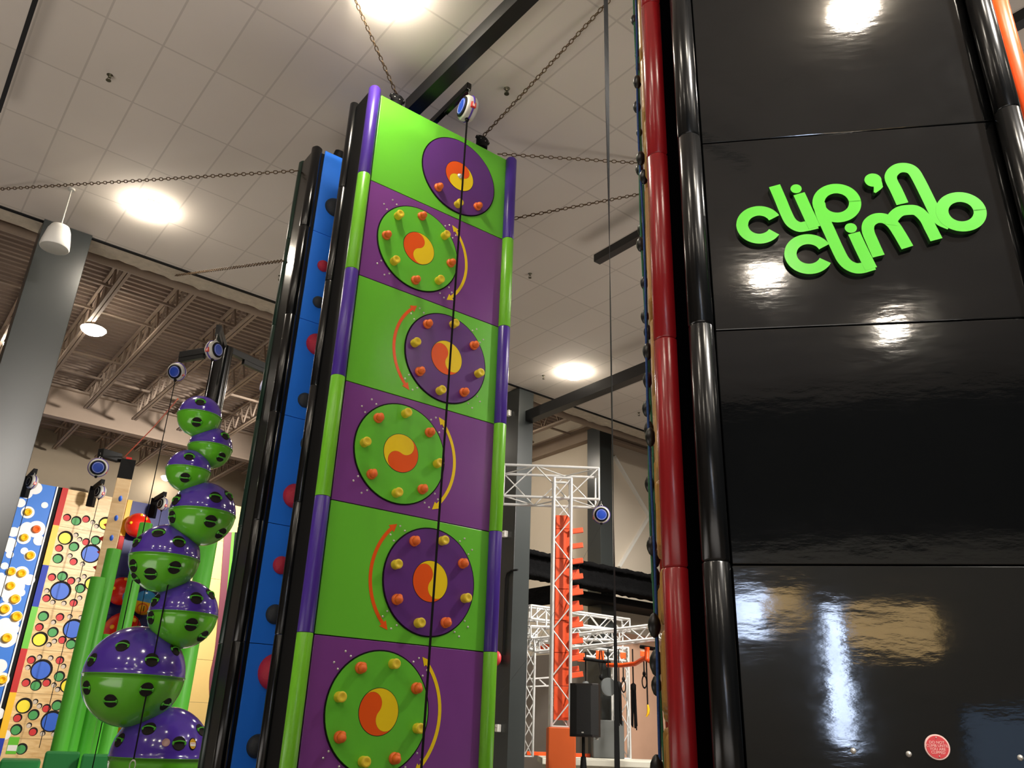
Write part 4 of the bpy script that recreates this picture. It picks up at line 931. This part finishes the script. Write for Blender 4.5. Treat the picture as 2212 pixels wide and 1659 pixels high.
MB().cyl(SM @ Vector((0.17, 0.05, -0.03)), SM @ Vector((0.17, 0.05, 0.0)), 0.02).build('foot', M_GREY, lsp)
st_ = thing('speaker_stand', 'black tripod stand holding up the loudspeaker', 'speaker stand', (sp.x, sp.y+0.12, 0))
MB().cyl((sp.x, sp.y+0.12, 0.6), (sp.x, sp.y+0.12, sp.z), 0.022, n=12).build('pole', M_BLKM, st_)
MB().cyl((sp.x, sp.y+0.12, 0.95), (sp.x, sp.y+0.12, 1.42), 0.075, 0.035, n=14).build('collar', M_BLKM, st_)
for k in range(3):
    a = k*2*PI/3+0.5; MB().tube([(sp.x, sp.y+0.12, 1.0), (sp.x+0.5*math.cos(a), sp.y+0.12+0.5*math.sin(a), 0.02)], 0.017, 8).build('leg', M_BLKM, st_)
# big box-truss frame of the course
course = thing('obstacle_truss', 'aluminium box truss frame of the obstacle course with two legs', 'truss', H(12.6, 12.8, 0))
D1, D2 = 18.6, 19.6
PZ = atd(1300, 1638, 19.6).z
def leg(u0, u1, vt, vb, D):
    P = atd((u0+u1)/2, vt, D); w = (u1-u0)*D*0.93/F*0.86
    m = truss(MB(), (P.x, P.y, PZ), (P.x, P.y, P.z), w, up=(0, 1, 0), r=0.024, rw=0.012, step=w*1.9); m.build('leg', M_ALU, course); return P
L1 = leg(1136, 1158, 1370, 1650, D1); L2 = leg(1320, 1358, 1400, 1650, 20.3)
def tr(p, q, s, nm='top_truss', rr=0.026): truss(MB(), p, q, s, r=rr, rw=0.013, step=s*1.1).build(nm, M_ALU, course)
tr(atd(1139, 1323, D1), atd(1352, 1352, 20.4), 0.28)
tr(atd(1139, 1366, D1-0.2), atd(1330, 1372, 20.2), 0.24)
tr(atd(1160, 1395, D1-0.8), atd(1425, 1365, 17.0), 0.26)
tr(atd(1139, 1392, D1), atd(1352, 1420, 20.4), 0.2)
for k, (u, v0, v1, D) in enumerate(((1143, 1310, 1395, D1), (1160, 1312, 1395, D1+0.2), (1180, 1322, 1360, D1+0.1), (1345, 1345, 1410, 20.3))):
    MB().cyl(atd(u, v0, D), atd(u, v1, D), 0.022, n=8).build('upright', M_ALU, course)
MB().bar(atd(1140, 1467, D1), atd(1190, 1463, D1+0.6), 0.03, 0.03).bar(atd(1140, 1483, D1), atd(1190, 1481, D1+0.6), 0.03, 0.03).bar(atd(1165, 1468, D1+.3), atd(1182, 1483, D1+.5), 0.025, 0.025).build('cross_rail', M_ALU, course)
# orange pipe rail, black bars and orange brackets under the truss
pr_ = [atd(1312, 1437, 18.0), atd(1345, 1437, 17.7), atd(1372, 1434, 17.5), atd(1388, 1424, 17.3), atd(1398, 1420, 17.2), atd(1415, 1429, 17.1), atd(1430, 1428, 17.0)]
o = MB().tube(pr_[:5], 0.045, 10).tube([atd(1398, 1398, 17.2), atd(1397, 1425, 17.2), atd(1412, 1432, 17.1), atd(1428, 1428, 17.0)], 0.05, 10).build('pipe_rail', M_ORT, origin=tuple(pr_[0])); tag(o, 'bent orange pipe rail under the obstacle course truss', 'rail')
o = MB().cyl(atd(1246, 1421, 18.2), atd(1318, 1431, 18.0), 0.035, n=10).build('hand_bar', M_BLKM, origin=tuple(atd(1246, 1421, 18.2))); tag(o, 'sloping black round bar between truss tower and orange pipe rail', 'bar')
o = MB().cyl(atd(1384, 1397, 17.4), atd(1414, 1402, 17.2), 0.04, n=10).build('hand_bar', M_BLKM, origin=tuple(atd(1384, 1397, 17.4))); tag(o, 'short black bar at right end of the white truss', 'bar')
for u, v, w, h_, D, lb in ((1255, 1420, 16, 18, 18.4, 'orange bracket plate directly right of the orange peg ladder'), (1296, 1416, 18, 20, 18.6, 'orange bracket plate above the hanging grey disc'), (1346, 1416, 12, 13, 18.8, 'small orange bracket plate above orange pipe rail'), (1388, 1412, 10, 12, 18.8, 'orange bracket plate near the bend of pipe rail'), (1176, 1396, 22, 22, 19.4, 'orange bracket plates left of the truss tower')):
    q = atd(u, v, D); k = D*0.93/F; 
    o = MB().box(-w*k/2, w*k/2, -0.02, 0.02, -h_*k/2, h_*k/2, Matrix.Translation(q)).build('bracket_plate', M_ORT, origin=tuple(q), bevel=0.006); tag(o, lb, 'bracket')
# hanging obstacles
def hang(name, q, ztop, label, cat):
    t = thing(name, label, cat, q); MB().cyl(q, (q.x, q.y, ztop), 0.014, n=8).build('cord', M_BLKM, t); return t
kk = 18.2*0.93/F
q = atd(1265, 1474, 18.2); t = hang('saucer_hold', q, atd(1265, 1408, 18.2).z, 'grey flying saucer hold with red underside hanging by a cord', 'hold')
MB().lathe([(0.05, 0.02), (0.07, -0.02), (0.1, -0.03), (0.2, -0.055), (0.215, -0.075), (0.19, -0.085), (0.05, -0.09)], 28, Matrix.Translation(q)).build('saucer', M_DISCGR, t)
for s in (-1, 0, 1): MB().ball(q+Vector((0.075*s, -0.05, -0.11)), 0.035, 10, 6).build('red_knob', M_RED, t, label='red knob')
q = atd(1314, 1484, 17.9); t = hang('disc_hold', atd(1314, 1462, 17.9), atd(1314, 1402, 17.9).z, 'flat grey round disc hanging on edge from truss', 'hold')
r_ = 18.5*kk; MB().lathe([(r_*0.97, -0.03), (r_, -0.02), (r_, 0.02), (r_*0.97, 0.03)], 40, Matrix.Translation(q) @ Matrix.Rotation(0.35, 4, 'Z') @ Matrix.Rotation(PI/2, 4, 'X')).build('disc', M_DISCGR, t)
def tassel(u, v0, v1, D, label, n, w):
    q = atd(u, v0, D); t = hang('rope_tassel', q, atd(u, 1402, D).z, label, 'rope')
    MB().lathe([(0.02, 0.03), (w, 0.0), (w, -0.1), (w*0.8, -0.12)], 14, Matrix.Translation(q)).build('collar', M_BLKM, t)
    zb_ = atd(u, v1, D).z-q.z; rr = random.Random(int(u))
    for k in range(n):
        a = 2*PI*k/n; x, y = w*0.75*math.cos(a), w*0.75*math.sin(a); e = rr.uniform(0.88, 1.0)
        MB().tube([q+Vector((x, y, -0.08)), q+Vector((x*1.1, y*1.1, zb_*0.5*e)), q+Vector((x*1.25+rr.uniform(-.02, .02), y*1.2, zb_*e))], 0.011, 6).build('rope_strand', M_BLKM, t)
tassel(1368, 1479, 1578, 17.6, 'black rope tassel hanging in front of the peach wall', 10, 0.055)
tassel(1337, 1475, 1572, 18.6, 'black rope tassel partly behind the long strap and grey disc', 9, 0.05)
def ringhold(u, vr, D, label, vtop=1402):
    q = atd(u, vr, D); t = hang('ring_hold', q+Vector((0, 0, 0.17)), atd(u, vtop, D).z, label, 'hold')
    MB().torus(Matrix.Translation(q) @ Matrix.Rotation(0.5, 4, 'Z') @ Matrix.Rotation(PI/2, 4, 'X') @ Matrix.Diagonal((0.62, 1.25, 1, 1)), 0.09, 0.014, 24, 8).build('ring', M_BLKM, t)
    MB().ball(q+Vector((0, 0, 0.15)), 0.035, 10, 8, None, (1, 1, 1.5)).build('knot', M_BLKM, t)
ringhold(1392, 1473, 17.5, 'black oval ring hanging right of the rope tassel', 1428)
ringhold(1347, 1483, 18.8, 'black oval ring hanging against the right truss leg', 1436)
q0 = atd(1298, 1430, 18.3); t = thing('rope_loop', 'knotted black rope loop hanging left of grey disc', 'rope', q0)
MB().tube([atd(1296, 1405, 18.3), atd(1294, 1430, 18.3), atd(1298, 1458, 18.3), atd(1302, 1430, 18.3), atd(1299, 1405, 18.3)], 0.014, 6).build('loop', M_BLKM, t); MB().ball(atd(1299, 1463, 18.3), 0.045, 10, 8, None, (1, 1, 1.5)).build('knot', M_BLKM, t)
q = atd(1399, 1522, 17.2); t = hang('banana_hold', q, atd(1397, 1402, 17.2).z, 'yellow banana shaped hold hanging on a thin cord', 'hold')
MB().tube([q, q+Vector((0.012, 0, -0.08)), q+Vector((0.004, 0, -0.16)), q+Vector((-0.03, 0, -0.22))], [0.018, 0.028, 0.027, 0.012], 8).build('banana', M_YEL, t)
# pads and mats at the foot of the corner
g0, g1 = atd(1281, 1638, 19.6), atd(1350, 1638, 19.6); gt = atd(1300, 1555, 19.6).z
o = MB().box(g0.x, g1.x, g0.y-0.05, g0.y+0.5, atd(1300, 1638, 19.6).z, gt).build('crash_block', M_GPAD, origin=(g0.x, g0.y, atd(1300, 1638, 19.6).z), bevel=0.02); tag(o, 'square grey felt block behind the loudspeaker', 'block')
pz = atd(1300, 1638, 19.6).z
plat = MB().box(tp(1166, 1630, 19).x, g1.x+0.9, g0.y-1.6, g0.y+0.6, pz-0.12, pz).box(tp(1166, 1630, 19).x+0.1, g1.x+0.8, g0.y-1.5, g0.y+0.5, 0, pz-0.12).build('landing_mat', M_BEIGE, origin=(g0.x, g0.y, 0), bevel=0.015); tag(plat, 'pale landing mat platform under the obstacle course', 'mat')
o = MB().box(tp(1138, 1630, 19.9).x, g0.x-0.02, g0.y+0.35, g0.y+0.42, pz, atd(1140, 1623, 19.9).z).build('kick_board', M_ORT, origin=(tp(1138, 1630, 19.9).x, g0.y+0.35, pz), bevel=0.006); tag(o, 'long low orange kick board behind the truss tower', 'board')
# fittings on the dark square column
cf = H(10.9, 13.5, 0)
def oncol(u, v): return onplane(u, v, H(10.85, 13.5, 0), hn)
def oncol2(u, v): return onplane(u, v, H(10.78, 0, 0), HALL.to_3x3() @ Vector((1, 0, 0)))
q = oncol2(1078, 1423)
t = thing('alarm_bell', 'round red alarm bell on the dark column beside green tube', 'alarm bell', q)
ax = HALL.to_3x3() @ Vector((-1, 0, 0))
BM_ = Matrix.Translation(q) @ ax.to_track_quat('Z', 'Y').to_matrix().to_4x4()
MB().lathe([(0.05, 0), (0.05, 0.04), (0.14, 0.05), (0.15, 0.07), (0.13, 0.12), (0.06, 0.145), (0.001, 0.15)], 28, BM_).build('gong', M_SIGN, t)
MB().cyl(q, q-ax*0.06, 0.06).build('mount', M_BLKM, t)
cd = [oncol2(1086, 1425), oncol2(1093, 1250)]
o = MB().tube([oncol2(1087, 1415), oncol2(1093, 1250), oncol2(1096, 1238), oncol2(1106, 1232), oncol2(1118, 1231)], 0.022, 8).build('conduit', M_BLKM, origin=tuple(oncol2(1087, 1415))); tag(o, 'thin black conduit bending up the dark column from alarm bell', 'conduit')
for u, v, lb in ((1100, 893, 'small white sensor box high on the dark column'), (1092, 1154, 'small white sensor box midway up the dark column'), (1077, 1573, 'small white sensor box low on the dark column')):
    q = oncol2(u, v); T = Matrix.Translation(q) @ Matrix(((HALL[0][0], HALL[0][1], 0, 0), (HALL[1][0], HALL[1][1], 0, 0), (0, 0, 1, 0), (0, 0, 0, 1)))
    t = thing('sensor_box', lb, 'sensor', q); MB().box(-0.06, 0.03, -0.05, 0.05, -0.07, 0.07, T).build('case', M_WHITE, t, bevel=0.012); MB().lathe([(0.02, 0), (0.018, 0.008), (0.001, 0.01)], 12, T @ Matrix.Translation((-0.06, 0, 0.02)) @ Matrix.Rotation(-PI/2, 4, 'Y')).build('sensor_eye', M_GREY, t)
# pendant loudspeaker below the ceiling, sprinklers
ct = atz(155, 408, ZC); sp2 = atd(131, 517, dist(ct)); 
ps = thing('pendant_speaker', 'white bell shaped pendant loudspeaker hanging by left column', 'speaker', ct)
MB().cyl((ct.x, ct.y, ct.z), (ct.x, ct.y, sp2.z+0.2), 0.012, n=8).cyl((ct.x, ct.y, ct.z-0.03), (ct.x, ct.y, ct.z), 0.05, n=14).build('cable', M_GREY, ps)
rk = 29*12.3/F
MB().lathe([(0.02, rk*1.12), (rk*0.3, rk*1.1), (rk*0.62, rk*0.98), (rk*0.78, rk*0.6), (rk*0.95, -rk*0.3), (rk, -rk*0.75), (rk*0.96, -rk*0.85)], 32, Matrix.Translation((ct.x, ct.y, sp2.z))).build('housing', M_WHITE, ps)
MB().lathe([(rk*0.93, -rk*0.86), (rk*0.9, -rk*0.88), (0.001, -rk*0.9)], 32, Matrix.Translation((ct.x, ct.y, sp2.z))).build('grille', M_GREY, ps)
for (u, v, s, lb) in ((238, 161, 1.0, 'small sprinkler head on the ceiling at upper left'), (1095, 190, 1.0, 'sprinkler head on ceiling right of the green tower arm'), (1145, 590, 0.9, 'sprinkler head on ceiling between green tower and long strap'), (1174, 810, 0.9, 'sprinkler head on ceiling near the right round light'), (606, 595, 1.0, 'brass sprinkler head beside the blue tower edge'), (1380, 890, 0.9, 'tiny sprinkler head on ceiling beside the pod ropes')):
    q = atz(u, v, ZC+0.012); t = thing('sprinkler', lb, 'sprinkler', q)
    MB().lathe([(0.045*s, 0), (0.045*s, -0.01), (0.018*s, -0.02), (0.014*s, -0.05)][::-1], 14, Matrix.Translation(q)).build('body', M_BRASS, t)
    m = MB()
    for k in range(2): m.tube([q+Vector((0.014*s*(1-2*k), 0, -0.045)), q+Vector((0.022*s*(1-2*k), 0, -0.065)), q+Vector((0.003*(1-2*k), 0, -0.09))], 0.004, 5)
    m.build('yoke', M_BRASS, t); MB().lathe([(0.032*s, -0.096), (0.032*s, -0.092), (0.004, -0.09)], 14, Matrix.Translation(q)).build('deflector', M_BRASS, t)
# ------------------------------------------------------------------ lights of the hall, plus added fill lights
def lamp(a, d, z, label, r=0.26, group='high bay lights in the ceiling'):
    q = H(a, d, z); t = thing('high_bay_light', label, 'ceiling light', q, group)
    MB().lathe([(r*0.9, -0.03), (r*0.9, 0.0), (r*0.3, 0.012)], 28, Matrix.Translation(q)).build('housing', M_WHITE, t)
    MB().lathe([(0.001, -0.16), (r*0.35, -0.152), (r*0.65, -0.125), (r*0.87, -0.085), (r, -0.035), (r*0.99, -0.028)], 28, Matrix.Translation(q)).build('lens', LAMP, t, label='glowing round lens')
lamp(2.09, 11.95, ZC-0.013, 'bright round ceiling light left of the blue tower', 0.25)
lamp(11.12, 12.05, ZC-0.013, 'bright round ceiling light right of the long strap', 0.24)
lamp(2.69, 18.3, 9.5, 'bright round light hung among the roof joists', 0.26)
for a, d in ((2.8, 6.0), (2.14, -1.2), (-2.2, -4.7), (-2.1, -8.0), (-6.5, 6.0), (-6.5, -1), (7.0, -1.2), (7.0, -7), (12, 3), (14, -5), (18, 8), (11.3, 6.2), (-1.0, 1.5), (-3.2, 3.2)):  # last three are added to brighten the truss tower and blue face
    lamp(a, d, ZC-0.013, 'unseen round ceiling light above the hall')
for a, d in ((8.9, 18.3), (12.5, 17.5)):
    lamp(a, d, 9.5, 'round light hung among the roof joists out of view')
def add_ceiling_fill(x, y, z, sx, sy, power):  # invented upward area light, out of view, that lifts the ceiling brightness
    ld = bpy.data.lights.new('ceiling_fill', 'AREA'); ld.shape = 'RECTANGLE'; ld.size = sx; ld.size_y = sy; ld.energy = power; ld.color = (1.0, 0.93, 0.86)
    o = bpy.data.objects.new('ceiling_fill', ld); COL.objects.link(o); o.location = (x, y, z); o.rotation_euler = (PI, 0, 0)
add_ceiling_fill(0, -4, 0.4, 8, 6, 270); add_ceiling_fill(7, 9, 0.4, 6, 5, 250); add_ceiling_fill(-7, 4, 0.4, 5, 6, 250); add_ceiling_fill(-8, 17, 0.4, 6, 5, 130)
lamp(1.45, 20.5, 9.5, 'small round light glimpsed at the far left edge beside left column', 0.16)
lamp(7.52, 28.6, 9.4, 'tiny bright light glinting beside the upper small balls', 0.16)
def add_aimed_fill(p, q, size, power):  # added unseen area light, aimed to brighten far walls, obstacle course and disc tower
    p, q = Vector(p), Vector(q); ld = bpy.data.lights.new('aimed_fill', 'AREA'); ld.shape = 'DISK'; ld.size = size; ld.spread = 1.7; ld.energy = power; ld.color = (1.0, 0.94, 0.86)
    o = bpy.data.objects.new('aimed_fill', ld); COL.objects.link(o); o.location = p; o.rotation_euler = (q-p).to_track_quat('-Z', 'Y').to_euler()
add_aimed_fill(H(8.3, 18.5, 8.8), H(3.2, 28.5, 4.0), 0.6, 430)
add_aimed_fill(H(12.5, 9.0, 8.8), H(13.2, 15.0, 2.0), 0.6, 330)
add_aimed_fill(H(9.2, 3.5, 8.85), (0.8, 13.9, 3.0), 0.5, 270)
add_aimed_fill(H(3.6, -3.0, 8.85), G @ Vector((0.9, 0, 1.2)), 0.5, 520)
# windows behind the viewer, seen only as reflections in the black laminate
M_WIN = mat('daylight_window', (206, 224, 255), 0.3, emit=26.0); M_WARM = mat('warm_lit_window', (255, 216, 150), 0.3, emit=4.0); M_WDIM = mat('dusk_window', (150, 176, 210), 0.3, emit=1.0)
for n_, (x0, x1, z0, z1, m) in enumerate(((-0.4, 0.34, 3.9, 4.62, M_WIN), (0.36, 1.15, 4.07, 4.75, M_WARM), (1.95, 3.6, 3.5, 4.25, M_WARM), (1.5, 1.85, 1.7, 4.3, M_WIN), (3.85, 6.5, 0.9, 2.35, M_WDIM)), 1):
    w = MB().mat(0).box(x0, x1, 0.0, 0.03, z0, z1, BK); w.mat(1).box(x0-0.05, x1+0.05, 0.0, 0.02, z0-0.05, z1+0.05, BK)
    struct('window_%d' % n_, w, [m, M_STEELB])
# camera
cd_ = bpy.data.cameras.new('camera'); co = bpy.data.objects.new('camera', cd_); COL.objects.link(co)
cd_.sensor_width = 36.0; cd_.lens = F/2212.0*36.0; cd_.clip_end = 200; cd_.clip_start = 0.05
co.matrix_world = Matrix(((RT.x, UP.x, -FW.x, CAM.x), (RT.y, UP.y, -FW.y, CAM.y), (RT.z, UP.z, -FW.z, CAM.z), (0, 0, 0, 1)))
scene.camera = co
w = bpy.data.worlds.new('world'); scene.world = w; w.use_nodes = True
w.node_tree.nodes['Background'].inputs[0].default_value = (0.8, 0.78, 0.75, 1); w.node_tree.nodes['Background'].inputs[1].default_value = 0.05
scene.cycles.max_bounces = 6; scene.cycles.diffuse_bounces = 3; scene.cycles.glossy_bounces = 3; scene.cycles.caustics_reflective = False; scene.cycles.caustics_refractive = False
scene.view_settings.view_transform = 'Standard'; scene.view_settings.look = 'None'; scene.view_settings.exposure = 0.0
